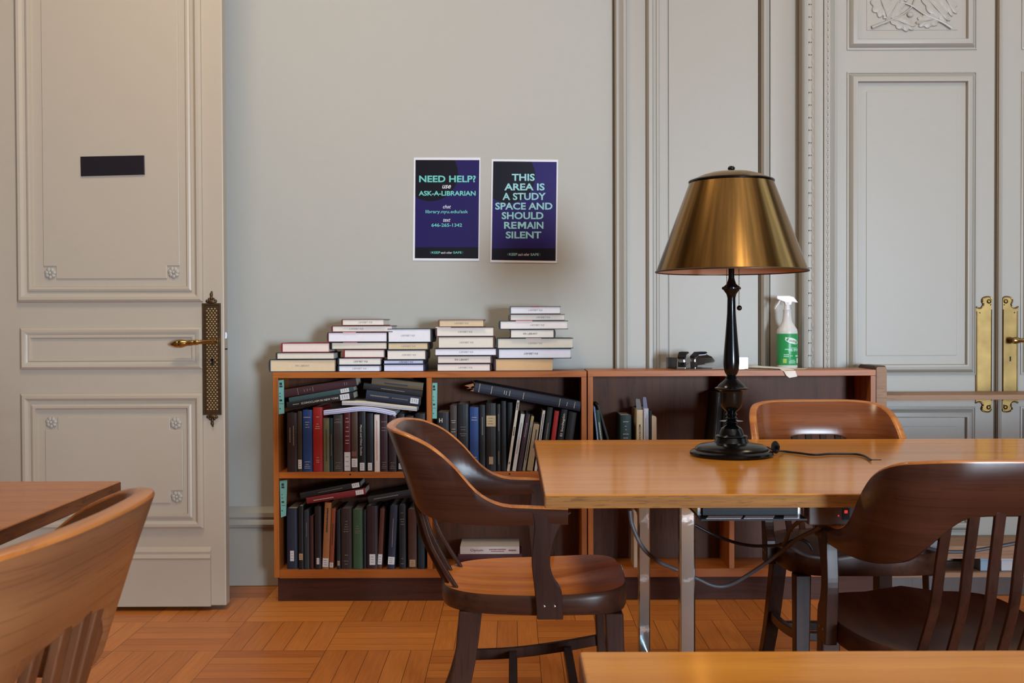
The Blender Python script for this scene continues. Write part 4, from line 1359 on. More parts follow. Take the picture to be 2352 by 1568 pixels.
# ================================================================== chairs
def crail(t, pts):
    """Point and tangent on the half rail, mirrored, by parameter t in [-1, 1]."""
    n = len(pts) - 1
    a = min(abs(t) * n, n - 1e-6)
    i = int(a); f = a - i
    g = lambda k: Vector(pts[k]) if k >= 0 else Vector((-pts[-k][0], pts[-k][1], pts[-k][2]))
    p0, p1, p2 = g(i - 1), g(i), g(i + 1)
    p3 = Vector(pts[min(i + 2, n)])
    q = 0.5 * ((2 * p1) + (-p0 + p2) * f + (2 * p0 - 5 * p1 + 4 * p2 - p3) * f * f + (-p0 + 3 * p1 - 3 * p2 + p3) * f ** 3)
    if t < 0:
        q.x = -q.x
    return q


RT = [(0, -.385, .862), (.085, -.382, .862), (.14, -.373, .861), (.185, -.353, .857), (.218, -.318, .848), (.237, -.262, .822), (.244, -.205, .775), (.248, -.145, .708), (.250, -.085, .677), (.252, -.01, .671), (.254, .085, .668)]
RB = [(0, -.338, .744), (.08, -.335, .741), (.118, -.325, .717), (.152, -.308, .676), (.184, -.285, .644), (.212, -.245, .629), (.232, -.195, .623), (.243, -.13, .621), (.248, -.07, .621), (.251, .0, .622), (.254, .085, .624)]


def chair(label, M):
    root = empty('library_armchair', M, label, 'chair', 'wooden library armchairs')
    # the one bent rail that is back and arms
    N = 72
    rings = []
    th = .0125
    for i in range(N + 1):
        t = -1 + 2 * i / N
        a, b = crail(t, RT), crail(t, RB)
        a2, b2 = crail(min(1, t + .01), RT), crail(max(-1, t - .01), RT)
        tg = (a2 - b2); tg.z = 0; tg.normalize()
        nr = Vector((-tg.y, tg.x, 0))         # towards the sitter
        w = th * (1 + .25 * max(0, abs(t) - .6))
        mid = (a + b) / 2
        up = (a - b).normalized()
        rings.append([b - nr * w * .8, b + nr * w * .8, b + nr * w + up * .004, mid + nr * w, a + nr * w - up * .006, a + nr * w * .75 - up * .0015, a + nr * w * .3,
                      a - nr * w * .3, a - nr * w * .75 - up * .0015, a - nr * w - up * .006, mid - nr * w, b - nr * w + up * .004])
    mb = MB()
    n = 12
    vs = [p for r in rings for p in r]
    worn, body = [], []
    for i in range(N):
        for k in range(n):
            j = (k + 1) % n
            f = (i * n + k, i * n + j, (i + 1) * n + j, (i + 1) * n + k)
            (worn if 4 <= k <= 8 else body).append(f)  # upper rim faces: worn, and paler with top light painted in
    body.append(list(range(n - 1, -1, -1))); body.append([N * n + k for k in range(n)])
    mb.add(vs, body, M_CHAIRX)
    mb.f += [list(f) for f in worn]; mb.mi += [mb._m(M_WORNLIT)] * len(worn)
    mb.build('back_rail', None, root, world=False, smooth=50)
    # saddle seat
    NS, NR = 56, 9
    def outline(a, sc):
        c, s_ = math.cos(a), math.sin(a)
        e_ = .42 if s_ > 0 else .62
        x = .236 * math.copysign(abs(c) ** e_, c)
        y = .248 * math.copysign(abs(s_) ** e_, s_)
        if y < 0:
            x *= 1 - .10 * (-y / .248)
        return x * sc, y * sc
    def ztop(x, y, r):
        z = .437 - .016 * (1 - min(1, r) ** 2.5)
        if y > .02:
            z += .017 * ((y - .02) / .228) ** 1.3 * (1 - .2 * r)
        if y > .05:
            z += .014 * math.exp(-(x / .035) ** 2) * min(1, (y - .05) / .12)
        return z
    rings = []
    for r in (.02, .16, .32, .48, .62, .75, .86, .94, .985):
        rings.append([Vector((*outline(2 * math.pi * k / NS, r), 0)) for k in range(NS)])
        for p in rings[-1]:
            p.z = ztop(p.x, p.y, r)
    for sc, dzz in ((1.0, -.006), (1.005, -.018), (1.0, -.042), (.985, -.051), (.90, -.053), (.02, -.053)):
        rr = [Vector((*outline(2 * math.pi * k / NS, sc), 0)) for k in range(NS)]
        for p in rr:
            p.z = ztop(p.x, p.y, 1.0) * (1 if dzz > -.03 else 1) + dzz if dzz > -.03 else .437 + dzz
        rings.append(rr)
    mb = MB()
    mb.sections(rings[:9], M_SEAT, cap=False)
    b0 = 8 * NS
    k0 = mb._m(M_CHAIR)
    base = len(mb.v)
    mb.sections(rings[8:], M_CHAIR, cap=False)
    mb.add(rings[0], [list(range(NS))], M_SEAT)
    mb.build('seat', None, root, world=False, smooth=45)
    # six bent slats
    for k in range(6):
        xs = (k - 2.5) * .050
        top = Vector((xs, -.343 + 1.1 * xs * xs, .747 - 1.2 * xs * xs))
        bot = Vector((xs, -.238 + 2.7 * xs * xs, .418))
        path = [top + Vector((0, -.006, .008)), top + (bot - top) * .30 + Vector((0, -.012, 0)), top + (bot - top) * .62 + Vector((0, -.021, 0)), bot]
        sp = spline(path, 5)
        rr = []
        for q, p in enumerate(sp):
            f = q / (len(sp) - 1)
            wx = .0112 - .001 * f
            rr.append([p + Vector((-wx, -.0056, 0)), p + Vector((wx, -.0056, 0)), p + Vector((wx, .0056, 0)), p + Vector((-wx, .0056, 0))])
        mb = MB(); mb.sections(rr); mb.build('slat', M_CHAIRZ, root, world=False, bevel=.002)
    # arm posts
    pf = spline([Vector(p) for p in ((.094, .655, 0), (.070, .630, 0), (.050, .586, 0), (.039, .532, 0), (.048, .488, 0), (.068, .455, 0), (.072, .384, 0))], 4)
    pb = spline([Vector(p) for p in ((.006, .384, 0), (.0, .455, 0), (-.007, .521, 0), (-.005, .564, 0), (.0, .619, 0), (-.006, .655, 0))], 4)
    poly = [(p.x, p.y) for p in pf] + [(p.x, p.y) for p in pb]
    for sg in (-1, 1):
        a, b = (sg * .238, sg * .266)
        mb = MB(); mb.prism(poly, min(a, b), max(a, b), 'YZ')
        ap = mb.build('arm_post', M_CHAIRZ, root, world=False, bevel=.003)
        for yy in (.024, .050):
            mb = MB(); mb.sphere((sg * .2662, yy, .418), .004, seg=10, sc=(.35, 1, 1)); mb.build('screw', M_STEEL, ap, world=False, smooth=60)
    # legs
    def leg(path, sz):
        sp = spline([Vector(p) for p in path], 4)
        rr = []
        for q, p in enumerate(sp):
            f = q / (len(sp) - 1)
            w = sz[0] + (sz[1] - sz[0]) * f
            d = w * sz[2]
            rr.append([p + Vector((-w, -d, 0)), p + Vector((w, -d, 0)), p + Vector((w, d, 0)), p + Vector((-w, d, 0))])
        mb = MB(); mb.sections(rr); mb.build('leg', M_CHAIRZ, root, world=False, bevel=.004)
    for sg in (-1, 1):
        leg([(sg * .195, .205, .386), (sg * .197, .210, .25), (sg * .199, .216, .12), (sg * .200, .222, .001)], (.024, .019, 1))
        leg([(sg * .170, -.165, .386), (sg * .178, -.180, .26), (sg * .186, -.212, .12), (sg * .192, -.262, .001)], (.024, .020, 1.25))
        p0, p1 = Vector((sg * .188, -.200, .158)), Vector((sg * .198, .205, .200))
        sp = spline([p0, p0 + (p1 - p0) * .35 + Vector((0, 0, -.010)), p0 + (p1 - p0) * .7 + Vector((0, 0, -.008)), p1], 4)
        rr = [[p + Vector((-.009, 0, -.015)), p + Vector((.009, 0, -.015)), p + Vector((.009, 0, .015)), p + Vector((-.009, 0, .015))] for p in sp]
        mb = MB(); mb.sections(rr); mb.build('side_stretcher', M_CHAIRZ, root, world=False, bevel=.002)
    for yy, zz in ((-.055, .158), (.105, .170)):
        MB().box(-.192, .192, yy - .012, yy + .012, zz - .013, zz + .013).build('cross_stretcher', M_CHAIRZ, root, world=False, bevel=.002)
    return root


def copy_chair(src, label, M):
    r = src.copy(); COL.objects.link(r); r.matrix_world = M; r['label'] = label
    MW[r.name] = M.copy()
    for ch in list(src.children):
        c = ch.copy(); COL.objects.link(c); c.parent = r
        for g in list(ch.children):
            d = g.copy(); COL.objects.link(d); d.parent = c
    return r


def CM(x, y, deg):
    return Matrix.Translation((x, y, 0)) @ Matrix.Rotation(R(deg), 4, 'Z')


ch0 = chair('wooden armchair seen from the side, tucked under the left end of the lamp table', CM(.055, 3.0, -90))
lc = copy_chair(ch0, 'honey-coloured wooden armchair in the left foreground, its back rail cut by the frame', CM(-.85, 1.17, 90) @ Matrix.Scale(1.08, 4))
ra = copy_chair(ch0, 'wooden armchair with its back to the viewer, at the near side of the lamp table', CM(.988, 2.505, 1))
rf = copy_chair(ch0, 'wooden armchair facing the viewer behind the lamp table, its back before the bookcase', CM(1.053, 3.43, 180))



def rewood(root, table_):
    """Each chair has its own finish."""
    for c in root.children:
        for sl in c.material_slots:
            m = table_.get(sl.material)
            if m:
                sl.link = 'OBJECT'
                sl.material = m


rewood(lc, {M_CHAIRX: M_RAILL, M_CHAIRZ: M_UPL, M_SEAT: M_CHAIR})  # seat swapped dark so the gaps between slats read as shade
rewood(rf, {M_CHAIRX: M_RAILF, M_SEAT: M_CHAIR})  # dark seat paints in the shade under the table
rewood(ra, {M_SEAT: M_CHAIR})  # seat in dark oak, table shade put into the colour

# ================================================================== lamp
LX, LY = P(1680, 1046, 3.125).x, 3.125
lamp = empty('table_lamp', (LX, LY, ZTAB), 'tall table lamp with conical brass shade and black turned base', 'lamp')
L0 = (LX, LY, ZTAB + .0005)
LPROF = [(0, 0), (.117, 0), (.119, .005), (.1175, .011), (.112, .015), (.104, .0165), (.104, .021), (.099, .026), (.092, .030), (.07, .034), (.050, .038), (.046, .046), (.044, .052), (.046, .055), (.044, .058), (.036, .060),
         (.034, .068), (.029, .078), (.019, .085), (.013, .088), (.018, .091), (.013, .094), (.012, .097), (.033, .099), (.012, .102), (.017, .107), (.012, .112), (.017, .118), (.012, .124), (.020, .130),
         (.029, .140), (.0325, .152), (.0325, .178), (.034, .185), (.046, .190), (.047, .194), (.040, .197), (.036, .203), (.028, .210), (.019, .218), (.015, .222), (.018, .226), (.013, .230), (.015, .234)]
MB().lathe(LPROF + [(0, .234)], L0, 64, M_BLACK).build('base', None, lamp, smooth=28)
MB().lathe([(0, .232), (.015, .232), (.019, .240), (.0215, .25), (.023, .268), (.0222, .285), (.0205, .308), (.0185, .33), (.0166, .354), (.0142, .384), (.0123, .411), (.0115, .4515), (.014, .463), (.0235, .476), (.0242, .480), (.0235, .484), (.014, .492), (.010, .503), (.0085, .51), (.0085, .60), (0, .60)],
           L0, 40, M_BLACK).build('stem', None, lamp, smooth=35)
mb = MB()
for q in range(10):
    a = 2 * math.pi * q / 10
    mb.sphere((LX + .0235 * math.cos(a), LY + .0235 * math.sin(a), L0[2] + .480), .0042, seg=8)
mb.build('beaded_collar', M_BLACK, lamp, smooth=60)


def shade_brass():
    k = NT('aged_brass_shade')
    tc = k.n('ShaderNodeTexCoord')
    sp = k.n('ShaderNodeSeparateXYZ')
    k.l(tc.outputs['Object'], sp.inputs[0])
    an = k.math('ARCTAN2', sp.outputs[1], sp.outputs[0])
    cb = k.n('ShaderNodeCombineXYZ')
    k.l(k.math('MULTIPLY', an, 6.0), cb.inputs[0])
    k.l(k.math('MULTIPLY', sp.outputs[2], 2.0), cb.inputs[1])
    nz = k.n('ShaderNodeTexNoise'); nz.inputs['Scale'].default_value = 1.5; nz.inputs['Detail'].default_value = 6
    k.l(cb.outputs[0], nz.inputs['Vector'])
    rp = k.n('ShaderNodeValToRGB')
    rp.color_ramp.elements[0].position = .3; rp.color_ramp.elements[1].position = .75
    rp.color_ramp.elements[0].color = srgb((122, 92, 52)); rp.color_ramp.elements[1].color = srgb((178, 136, 76))
    k.l(nz.outputs[0], rp.inputs[0]); k.l(rp.outputs[0], k.b.inputs['Base Color'])
    k.b.inputs['Metallic'].default_value = 1.0
    k.b.inputs['Roughness'].default_value = .2
    return k.m


SB = shade_brass()
rb, zb_, rt, zt_ = .2150, .528, .119, .783
mb = MB()
mb.lathe([(rb, zb_), (rt, zt_)], L0, 96, SB)
mb.lathe([(rb - .0016, zb_), (rt - .0016, zt_)], L0, 96, plain('shade_lining', (206, 160, 134), .6))
mb.lathe([(rb - .0016, zb_), (rb, zb_)], L0, 96, SB)
sh = mb.build('lamp_shade', None, lamp, smooth=40); sh['label'] = 'conical aged brass shade'
mb = MB()
mb.lathe([(rb - .002, zb_ - .002), (rb + .002, zb_ - .002), (rb + .0025, zb_ + .001), (rb, zb_ + .003), (rb - .002, zb_ + .002)], L0, 96, M_BRASSD, close=True)
mb.build('shade_rim', None, sh, smooth=50)
mb = MB()
mb.lathe([(rt - .003, zt_ - .001), (rt + .002, zt_ - .001), (rt + .003, zt_ + .003), (rt, zt_ + .006), (rt - .004, zt_ + .004)], L0, 96, M_BLACK, close=True)
mb.build('shade_rim', None, sh, smooth=50)
MB().lathe([(rt - .003, zt_ + .004), (.105, zt_ + .011), (.085, zt_ + .020), (.06, zt_ + .027), (.03, zt_ + .031), (0, zt_ + .032)], L0, 64, M_BRASSH).build('shade_cap', None, lamp, smooth=60)
mb = MB(); mb.lathe([(0, zt_ + .031), (.010, zt_ + .031), (.006, zt_ + .034), (.010, zt_ + .037), (.0105, zt_ + .041), (.007, zt_ + .046), (0, zt_ + .047)], L0, 20, M_BLACK); mb.build('finial', None, lamp, smooth=50)
MB().lathe([(0, .56), (.018, .56), (.02, .60), (.016, .63), (0, .63)], L0, 20, M_BLKPL).build('socket', None, lamp, smooth=40)
for xx, z0, ball in ((-.0185, .482, False), (.0165, .430, True)):
    mb = MB()
    z = .59
    while z > z0:
        mb.sphere((LX + xx, LY - .026, L0[2] + z), .0016, seg=6); z -= .0042
    c = mb.build('pull_chain', M_BRASSD, lamp, smooth=60)
    if ball:
        mb = MB(); mb.sphere((LX + xx + .001, LY - .026, L0[2] + z0 - .007), .0075, seg=14); mb.build('chain_ball', M_BLACK, c, smooth=60)


def G(px, py, z):
    d = ray(px, py); t = (z - EYE) / d.z
    return Vector((d.x * t, d.y * t, z))


mb = MB()
cz = ZTAB + .0045
pts = [Vector((LX + .085, LY - .02, cz + .014)), G(1762, 1027, cz + .012), G(1782, 1035, cz + .010)] + [G(a, b, cz) for a, b in ((1800, 1036), (1835, 1040), (1870, 1044), (1905, 1042), (1940, 1042), (1970, 1043), (1988, 1048), (2000, 1056))]
mb.tube(pts, .0032, 8)
mb.build('cord', M_CORD, lamp, smooth=60)
pc = G(1781, 1034, cz + .010)
Md = Matrix.Rotation(R(-48), 4, 'Z') @ Matrix.Rotation(R(82), 4, 'Y')
mb = MB(); mb.lathe([(0, -.010), (.006, -.009), (.008, -.003), (.0175, -.002), (.0185, .001), (.0165, .003), (.006, .004), (.005, .012), (0, .012)], pc + Vector((0, 0, .009)), 24, None, Md)
mb.build('cord_disc', M_BLKPL, lamp, smooth=40)
gc = G(2011, 1056, ZTAB)
mb = MB(); mb.lathe([(0, .0), (.016, 0), (.016, .0012), (0, .0012)], gc, 16, None, Matrix.Diagonal((1, .28, 1, 1)))
o = mb.build('cable_slot', M_BLKPL, bpy.data.objects[tab.name], smooth=None); o['label'] = 'dark cable slot in the tabletop'

# ================================================================== power strip and cables under the table
YPS = 2.462
zp1 = ZTAB - .0315
zp0 = PZ(1940, 1206, YPS)
pa, pb = PX(1858, 1190, YPS), PX(2036, 1190, YPS)
ps = empty('power_strip', ((pa + pb) / 2, YPS + .02, zp0), 'grey power strip with a lit red switch fixed under the tabletop', 'power strip')
MB().box(pa, pb, YPS, YPS + .045, zp0, zp1).build('housing', plain('strip_housing', (98, 88, 84), .45), ps, bevel=.003)
sq = lambda px: PX(px, 1185, YPS)
sz = lambda py: PZ(1940, py, YPS)
MB().box(sq(1934), sq(1951), YPS - .002, YPS + .005, sz(1193), sz(1168)).build('switch', M_BLKPL, ps)


def glow():
    k = NT('lit_red_switch')
    k.b.inputs['Base Color'].default_value = (.5, .02, .01, 1)
    k.b.inputs['Emission Color'].default_value = (1, .05, .03, 1)
    k.b.inputs['Emission Strength'].default_value = .7
    return k.m


MG = glow()
MB().box(sq(1939), sq(1946), YPS - .003, YPS, sz(1178), sz(1171)).build('switch_light', MG, ps)
mb = MB(); mb.sphere((sq(1926), YPS - .0005, sz(1184)), .0018, seg=8); mb.build('indicator_light', MG, ps)
for xo in (1986, 2016):
    mb = MB()
    for q in (-9, 9):
        mb.box(sq(xo + q) - .004, sq(xo + q) + .004, YPS - .0006, YPS + .003, sz(1181) - .0012, sz(1181) + .0012)
    mb.sphere((sq(xo), YPS, sz(1174)), .003, seg=8, sc=(1, .3, 1))
    mb.build('socket', M_BLKPL, ps)


def cable(label, pts, r=.0042, m=M_GCORD):
    w = [P(a, b, y) for a, b, y in pts]
    mb = MB(); mb.tube(w, r, 8)
    o = mb.build('power_cable', m, at=tuple(w[0]), smooth=60)
    tag(o, label, 'cable', 'grey cables under the table')


cable('grey cable drooping lowest, from the tabletop edge past both metal legs', [(1447, 1172, 2.75), (1452, 1205, 2.75), (1475, 1255, 2.75), (1510, 1288, 2.78), (1555, 1308, 2.80), (1600, 1328, 2.80), (1640, 1345, 2.80), (1675, 1343, 2.80), (1715, 1322, 2.78), (1760, 1292, 2.74), (1800, 1262, 2.70), (1830, 1238, 2.66), (1870, 1218, 2.56), (1885, 1209, 2.50)], .0052)
cable('faint grey cable sagging behind the metal legs to the cable knot', [(1595, 1205, 2.95), (1640, 1228, 2.95), (1690, 1246, 2.92), (1730, 1253, 2.88), (1770, 1253, 2.82), (1800, 1251, 2.76)], .0042, M_CORD)
cable('brown-grey cable rising from the cable knot to the power strip', [(1798, 1252, 2.72), (1806, 1240, 2.70), (1814, 1218, 2.68), (1828, 1203, 2.62), (1845, 1192, 2.54), (1857, 1188, 2.488)], .005, plain('brown_grey_cord', (92, 78, 72), .5))
cable('grey cable falling from the cable knot towards the chair arm', [(1792, 1250, 2.73), (1815, 1256, 2.71), (1840, 1270, 2.70), (1865, 1278, 2.69), (1900, 1282, 2.69)], .005)
cable('grey cable looping from the cable knot behind the chair arm post', [(1805, 1255, 2.735), (1815, 1244, 2.72), (1835, 1238, 2.71), (1855, 1246, 2.70), (1866, 1262, 2.70)], .0042, M_CORD)
cable('grey cable curving behind the slats of the nearer right chair', [(2095, 1243, 3.0), (2130, 1258, 2.98), (2170, 1266, 2.96), (2220, 1266, 2.96), (2280, 1257, 2.96), (2340, 1246, 2.96), (2420, 1232, 2.98)], .005)

# ================================================================== things on the emptier bookcase
# spray bottle
YS = YB + .16
bx_, bz = PX(1808, 850, YS), ZT2
sc_ = YS / FPX
sb = empty('spray_bottle', (bx_ + .001, YS, bz), 'white trigger spray bottle with a green label, standing on the emptier bookcase', 'bottle')
def plastic(name, rgb):
    k = NT(name)
    k.b.inputs['Base Color'].default_value = srgb(rgb)
    k.b.inputs['Roughness'].default_value = .35
    k.b.inputs['Subsurface Weight'].default_value = .3
    k.b.inputs['Subsurface Radius'].default_value = (.01, .01, .01)
    return k.m
MPL = plastic('milky_plastic', (218, 214, 210))
MPW = plain('white_plastic', (232, 228, 224), .35)
rB = 23.5 * sc_
hh = lambda py: (846 - py) * sc_
MB().lathe([(0, .0008), (rB * .9, .0008), (rB, .006), (rB, hh(762)), (rB * .96, hh(757)), (rB * .72, hh(748)), (rB * .48, hh(738)), (rB * .40, hh(726)), (rB * .38, hh(714)), (rB * .42, hh(711)), (0, hh(711))], (bx_, YS, bz), 36, MPL).build('bottle_body', None, sb, smooth=40)
MB().lathe([(rB + .0005, hh(838)), (rB + .0008, hh(837.5)), (rB + .0008, hh(766.5)), (rB + .0005, hh(766))], (bx_, YS, bz), 48, plain('green_label', (44, 150, 84), .35)).build('label', None, sb, smooth=40)
lbm = [o for o in sb.children if o.name.startswith('label')][0]
def onlabel(mb, px, py, r_=.0012):
    x = (px - 1808) * sc_
    R_ = rB + r_
    th = x / R_
    return Vector((bx_ + R_ * math.sin(th), YS - R_ * math.cos(th), bz + hh(py)))
def patch(mb, x0, x1, y0, y1, n=6, r_=.0012):
    for i in range(n):
        xa, xb = x0 + (x1 - x0) * i / n, x0 + (x1 - x0) * (i + 1) / n
        mb.add([onlabel(mb, xa, y1, r_), onlabel(mb, xb, y1, r_), onlabel(mb, xb, y0, r_), onlabel(mb, xa, y0, r_)], [(0, 1, 2, 3)])
mb = MB()
n = 24
ring = [onlabel(mb, 1814 + 17 * math.cos(2 * math.pi * k / n), 782.5 + 6.5 * math.sin(2 * math.pi * k / n) + 4.0 * math.cos(2 * math.pi * k / n), .0012) for k in range(n)]
mid = [onlabel(mb, 1814 + 8 * math.cos(2 * math.pi * k / n), 782.5 + 3 * math.sin(2 * math.pi * k / n) + 2 * math.cos(2 * math.pi * k / n), .00125) for k in range(n)]
mb.add(ring + mid + [onlabel(mb, 1814, 782.5, .0013)], [(k, (k + 1) % n, n + (k + 1) % n, n + k) for k in range(n)] + [(n + k, n + (k + 1) % n, 2 * n) for k in range(n)])
mb.add([onlabel(mb, 1797.5, 774), onlabel(mb, 1803, 775), onlabel(mb, 1800, 780)], [(0, 1, 2)])
mb.build('brand_oval', plain('oval_white', (226, 236, 226), .4), lbm)
mb = MB()
for xa, xb in ((1807, 1810), (1811, 1813), (1814, 1818), (1819, 1822), (1823, 1826), (1826.6, 1828.5)):
    patch(mb, xa, xb, 780 + (xa - 1807) * .12, 784.6 + (xa - 1807) * .12, 2, .0016)
mb.build('oval_lettering', plain('oval_grey_green', (150, 176, 156), .5), lbm)
mb = MB()
for x0, x1, y0, y1 in ((1797, 1814, 800.5, 803), (1816.5, 1826, 800.5, 803), (1827, 1833, 800.5, 803), (1805, 1815, 804, 806), (1817, 1823, 804, 806), (1825, 1831, 804, 806), (1810, 1828, 797.7, 799)):
    patch(mb, x0, x1, y0, y1)
for x0, x1, y0, y1 in ((1794, 1806, 813, 815), (1794, 1806, 817, 819), (1808, 1815, 816, 817.3), (1823, 1833, 815, 819), (1806, 1823, 829, 830.5), (1808, 1821, 826, 827.2), (1806, 1822, 832, 833.4)):
    patch(mb, x0, x1, y0, y1)
mb.build('label_print', plain('label_print_pale', (176, 220, 198), .45), lbm)
mb = MB(); patch(mb, 1792.6, 1801, 823, 833); mb.build('label_badge', plain('badge_yellow', (168, 200, 96), .45), lbm)
mb = MB(); patch(mb, 1827, 1833, 822, 833); mb.build('label_badge', plain('badge_white', (214, 232, 222), .45), lbm)
# trigger head: nozzle to the right? the hood runs back to a point at the right, trigger hangs at the left
hx = lambda px: bx_ + (px - 1808) * sc_
hz = lambda py: bz + hh(py)
MB().lathe([(0, hh(713)), (.0115, hh(713)), (.0125, hh(710)), (.0115, hh(700)), (.0135, hh(694)), (0, hh(694))], (bx_, YS, bz), 20, MPW).build('screw_collar', None, sb, smooth=40)
mb = MB()
mb.prism([(hx(1783), hz(679)), (hx(1812), hz(679)), (hx(1822), hz(682)), (hx(1832), hz(695)), (hx(1826), hz(695)), (hx(1818), hz(694)), (hx(1816), hz(701)), (hx(1803), hz(701)), (hx(1801), hz(694)), (hx(1793), hz(691)), (hx(1784), hz(687)), (hx(1782), hz(684))], YS - .011, YS + .011, 'XZ')
mb.build('spray_head', MPW, sb, bevel=.003)
mb = MB(); mb.tube([(hx(1791), YS, hz(690)), (hx(1788), YS, hz(697)), (hx(1784), YS, hz(702)), (hx(1780), YS, hz(709))], [.0045, .004, .003, .002], 8); mb.build('trigger', MPW, sb, smooth=50)

# clear tray with two staplers
yt0, yt1 = YB + .05, YB + .14
tx0, tx1 = PX(1553, 848, yt0), PX(1718, 848, yt0)
zt2 = ZT2
ctop = PZ(1640, 821, yt0)
tray = empty('acrylic_tray', ((tx0 + tx1) / 2, (yt0 + yt1) / 2, zt2), 'shallow clear acrylic tray on the emptier bookcase left of lamp', 'tray')
MB().box(tx0, tx1, yt0, yt1, zt2 + .0005, zt2 + .003).build('tray_floor', M_CLEAR, tray)
MB().box(tx0, tx1, yt0, yt0 + .003, zt2 + .003, ctop).build('tray_wall', M_CLEAR, tray)
MB().box(tx0 - .03, tx1 + .02, yt1 - .003, yt1, zt2 + .003, ctop).build('tray_wall', M_CLEAR, tray)
MB().prism([(tx0, yt0 + .003), (tx0 + .003, yt0 + .003), (tx0 - .027, yt1 - .003), (tx0 - .03, yt1 - .003)], zt2 + .003, ctop, 'XY').build('tray_wall', M_CLEAR, tray)
MB().prism([(tx1 - .003, yt0 + .003), (tx1, yt0 + .003), (tx1 + .02, yt1 - .003), (tx1 + .017, yt1 - .003)], zt2 + .003, ctop, 'XY').build('tray_wall', M_CLEAR, tray)
ctop = ctop


def stapler(label, px0, px1, ang, Y):
    c = P((px0 + px1) / 2, 846, Y)
    L = (px1 - px0) * Y / FPX / max(.35, abs(math.cos(R(ang))))
    M = Matrix.Translation((c.x, Y, zt2 + .0032)) @ Matrix.Rotation(R(ang), 4, 'Z')
    r = empty('stapler', M, label, 'stapler', 'chrome staplers in the clear tray')
    w = .017
    mb = MB(); mb.box(-L / 2, L / 2, -w, w, 0, .008); mb.build('base_plate', M_CHROME, r, world=False, bevel=.002)
    mb = MB(); mb.prism([(-L / 2, .012), (L * .42, .022), (L * .5, .030), (L * .34, .050), (L * .05, .062), (-L * .3, .060), (-L / 2, .042)], -w * .8, w * .8, 'XZ'); mb.build('arm', M_CHROME, r, world=False, bevel=.005)
    mb = MB(); mb.prism([(-L * .5, .040), (-L * .3, .0605), (L * .05, .0625), (L * .12, .066), (L * .02, .071), (-L * .32, .070), (-L * .52, .052)], -w, w, 'XZ'); mb.build('cap', M_BLKPL, r, world=False, bevel=.003)
    mb = MB(); mb.prism([(-L * .5, .008), (-L * .36, .008), (-L * .36, .030), (-L * .5, .030)], -w * .9, w * .9, 'XZ'); mb.build('hinge', M_BLKPL, r, world=False, bevel=.002)


stapler('chrome and black stapler seen end-on, left in the clear tray', 1561, 1584, 68, YB + .095)
stapler('chrome and black stapler turned aslant, right in the clear tray', 1588, 1642, 28 + 0, YB + .095)

# loose papers slumping over the edge
def sheet(label, rows, tone=(222, 210, 196), thick=.0008):
    """rows: lines of points across the sheet, from one end to the other."""
    mb = MB()
    nr, nc = len(rows), len(rows[0])
    top = [Vector(p) for r in rows for p in r]
    bot = [p - Vector((0, 0, thick)) for p in top]
    k = nr * nc
    fs = []
    for i in range(nr - 1):
        for j in range(nc - 1):
            q = (i * nc + j, i * nc + j + 1, (i + 1) * nc + j + 1, (i + 1) * nc + j)
            fs.append(q); fs.append(tuple(k + t for t in q[::-1]))
    edge = [(i * nc) for i in range(nr)] + [(nr - 1) * nc + j for j in range(1, nc)] + [i * nc + nc - 1 for i in range(nr - 2, -1, -1)] + [j for j in range(nc - 2, 0, -1)]
    for a, b in zip(edge, edge[1:] + edge[:1]):
        fs.append((a, b, k + b, k + a))
    mb.add(top + bot, fs)
    o = mb.build('paper_sheet', paper(tone), at=tuple(top[0]), smooth=40)
    tag(o, label, 'paper', 'loose papers on the emptier bookcase')


zz = ZT2 + .0018
r0 = []
for (px, yy, dzv) in ((1703, .06, .010), (1722, .04, .012), (1745, .03, .008), (1770, .02, .006), (1790, .004, .004)):
    a = PX(px, 845, YB + yy)
    r0.append([(a, YB + yy, zz + dzv), (a + .03, YB + yy + .10, zz + dzv + .002)])
e0 = r0[-1]
r0.append([(PX(1800, 852, YB - .004), YB - .006, ZT2 - .004), (PX(1826, 848, YB), YB + .02, ZT2 + .0015)])
r0.append([(PX(1806, 858, YB - .008), YB - .010, PZ(1806, 862, YB - .01)), (PX(1827, 852, YB - .006), YB - .007, PZ(1827, 852, YB))])
r0.append([(PX(1813, 867, YB - .012), YB - .014, PZ(1813, 867, YB - .012)), (PX(1831, 864, YB - .012), YB - .012, PZ(1831, 864, YB - .012))])
sheet('white paper drooping over the front edge of the emptier bookcase', r0, (226, 218, 210))
r1 = [[(PX(px, 848, YB + .02), YB + y0, zz + d0), (PX(px + 8, 846, YB + .14), YB + .15, zz + d0)] for px, y0, d0 in ((1716, .012, .0002), (1760, .010, .0012), (1800, .02, .0002), (1850, .03, -.0003))]
sheet('cream paper lying flat under the drooping sheet', r1, (206, 188, 164), .0006)
r2 = [[(PX(px, 846, YB + .055), YB + .056, ZT2 + .0042 + d), (PX(px, 846, YB + .12), YB + .125, ZT2 + .0042 + d)] for px, d in ((1636, 0), (1660, .002), (1690, .003), (1712, .002))]
sheet('white paper lying in the clear tray behind the lamp stem', r2, (222, 214, 212))

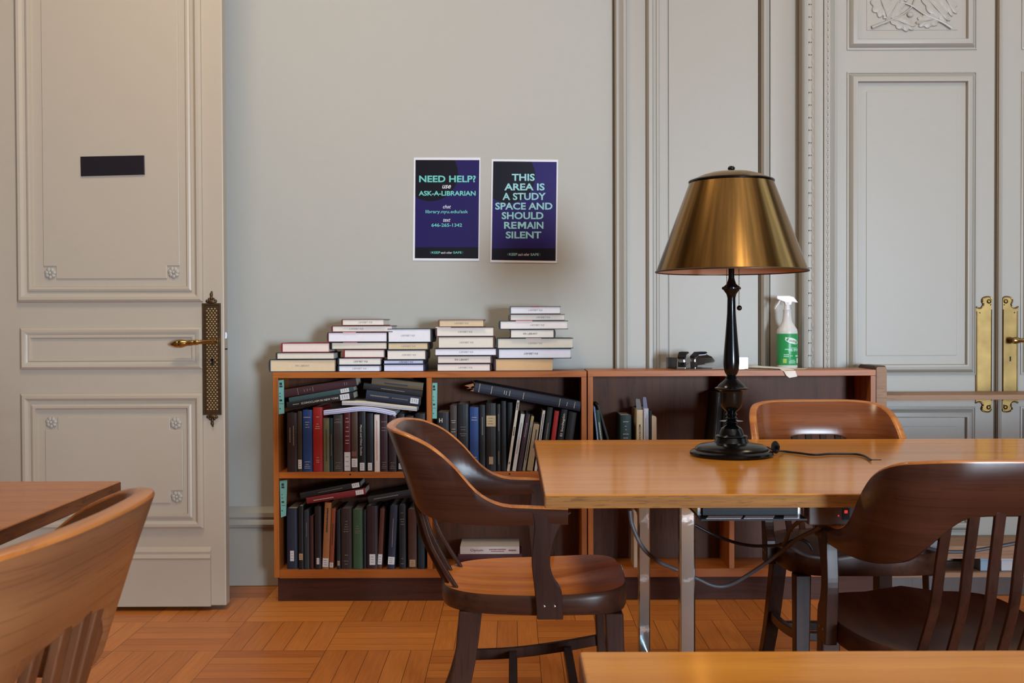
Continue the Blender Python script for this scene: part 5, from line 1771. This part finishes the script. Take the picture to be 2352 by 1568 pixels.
# ================================================================== pale desk at the right end
Xd = PX(2012, 900, YB + .02)
Xd1 = PX(2036, 900, YB + .02)
zd = PZ(2024, 840, YB + .02)
desk = empty('reading_desk', (2.0, 4.55, 0), 'pale topped open desk with a dark side panel, right of the bookcases', 'desk')
mb = MB()
Ya, Yb2 = YB + .018, YW - .05
poly = [(Ya, .002), (Yb2, .002), (Yb2, zd - .03), (Yb2 - .008, zd - .010), (Yb2 - .03, zd), (Ya + .02, zd), (Ya, zd - .012)]
mb.prism(poly, Xd, Xd1, 'YZ'); mb.build('side_panel', M_DESKD, desk)
mb = MB(); mb.prism([(Xd + .001, .003), (Xd1 - .0, .003), (Xd1 - .0, zd - .012), (Xd1 - .006, zd - .004), (Xd + .004, zd - .004), (Xd + .001, zd - .010)], Ya - .002, Ya + .002, 'XZ'); mb.build('edge_band', M_DESK, desk)
zs = PZ(2150, 907, YB + .02)
MB().box(Xd1, 3.1, Ya, Yb2, zs - .020, zs).build('desk_top', M_DESK, desk, bevel=.001)
z1_ = PZ(2200, 1256, YB + .02); z2_ = PZ(2200, 1285, YB + .02)
MB().box(Xd1, 3.1, Ya + .02, Yb2, z2_, z1_).build('lower_shelf', M_DESK, desk, bevel=.001)
z3_ = PZ(2200, 1317, YB + .02)
MB().box(Xd1, 3.1, Ya + .02, Yb2, z3_ - .02, z3_).build('bottom_shelf', M_DESK, desk, bevel=.001)
MB().box(3.1, 3.145, Ya, Yb2, .002, zd).build('side_panel', M_DESKD, desk)
MB().box(Xd1, 3.1, Ya + .05, Yb2 - .02, .002, z3_ - .02).build('plinth', M_DESKD, desk)
for k, (xa, xb, lb) in enumerate(((2252, 2277, 'pale blue box on the bottom shelf of the desk, left'), (2300, 2326, 'white box on the bottom shelf of the desk, right'))):
    xx0, xx1 = PX(xa, 1300, Ya + .05), PX(xb + 12, 1300, Ya + .05)
    r = empty('storage_box', ((xx0 + xx1) / 2, Ya + .1, z3_), lb, 'box', 'boxes on the bottom shelf of the desk')
    m = plain('box_blue', (150, 176, 196), .6) if k == 0 else plain('box_white', (206, 206, 208), .6)
    MB().box(xx0, xx1, Ya + .05, Ya + .17, z3_ + .0004, z3_ + .043).build('carton', m, r, bevel=.002)
    MB().box(xx0 - .002, xx1 + .002, Ya + .048, Ya + .172, z3_ + .043, z3_ + .052).build('lid', m, r, bevel=.002)
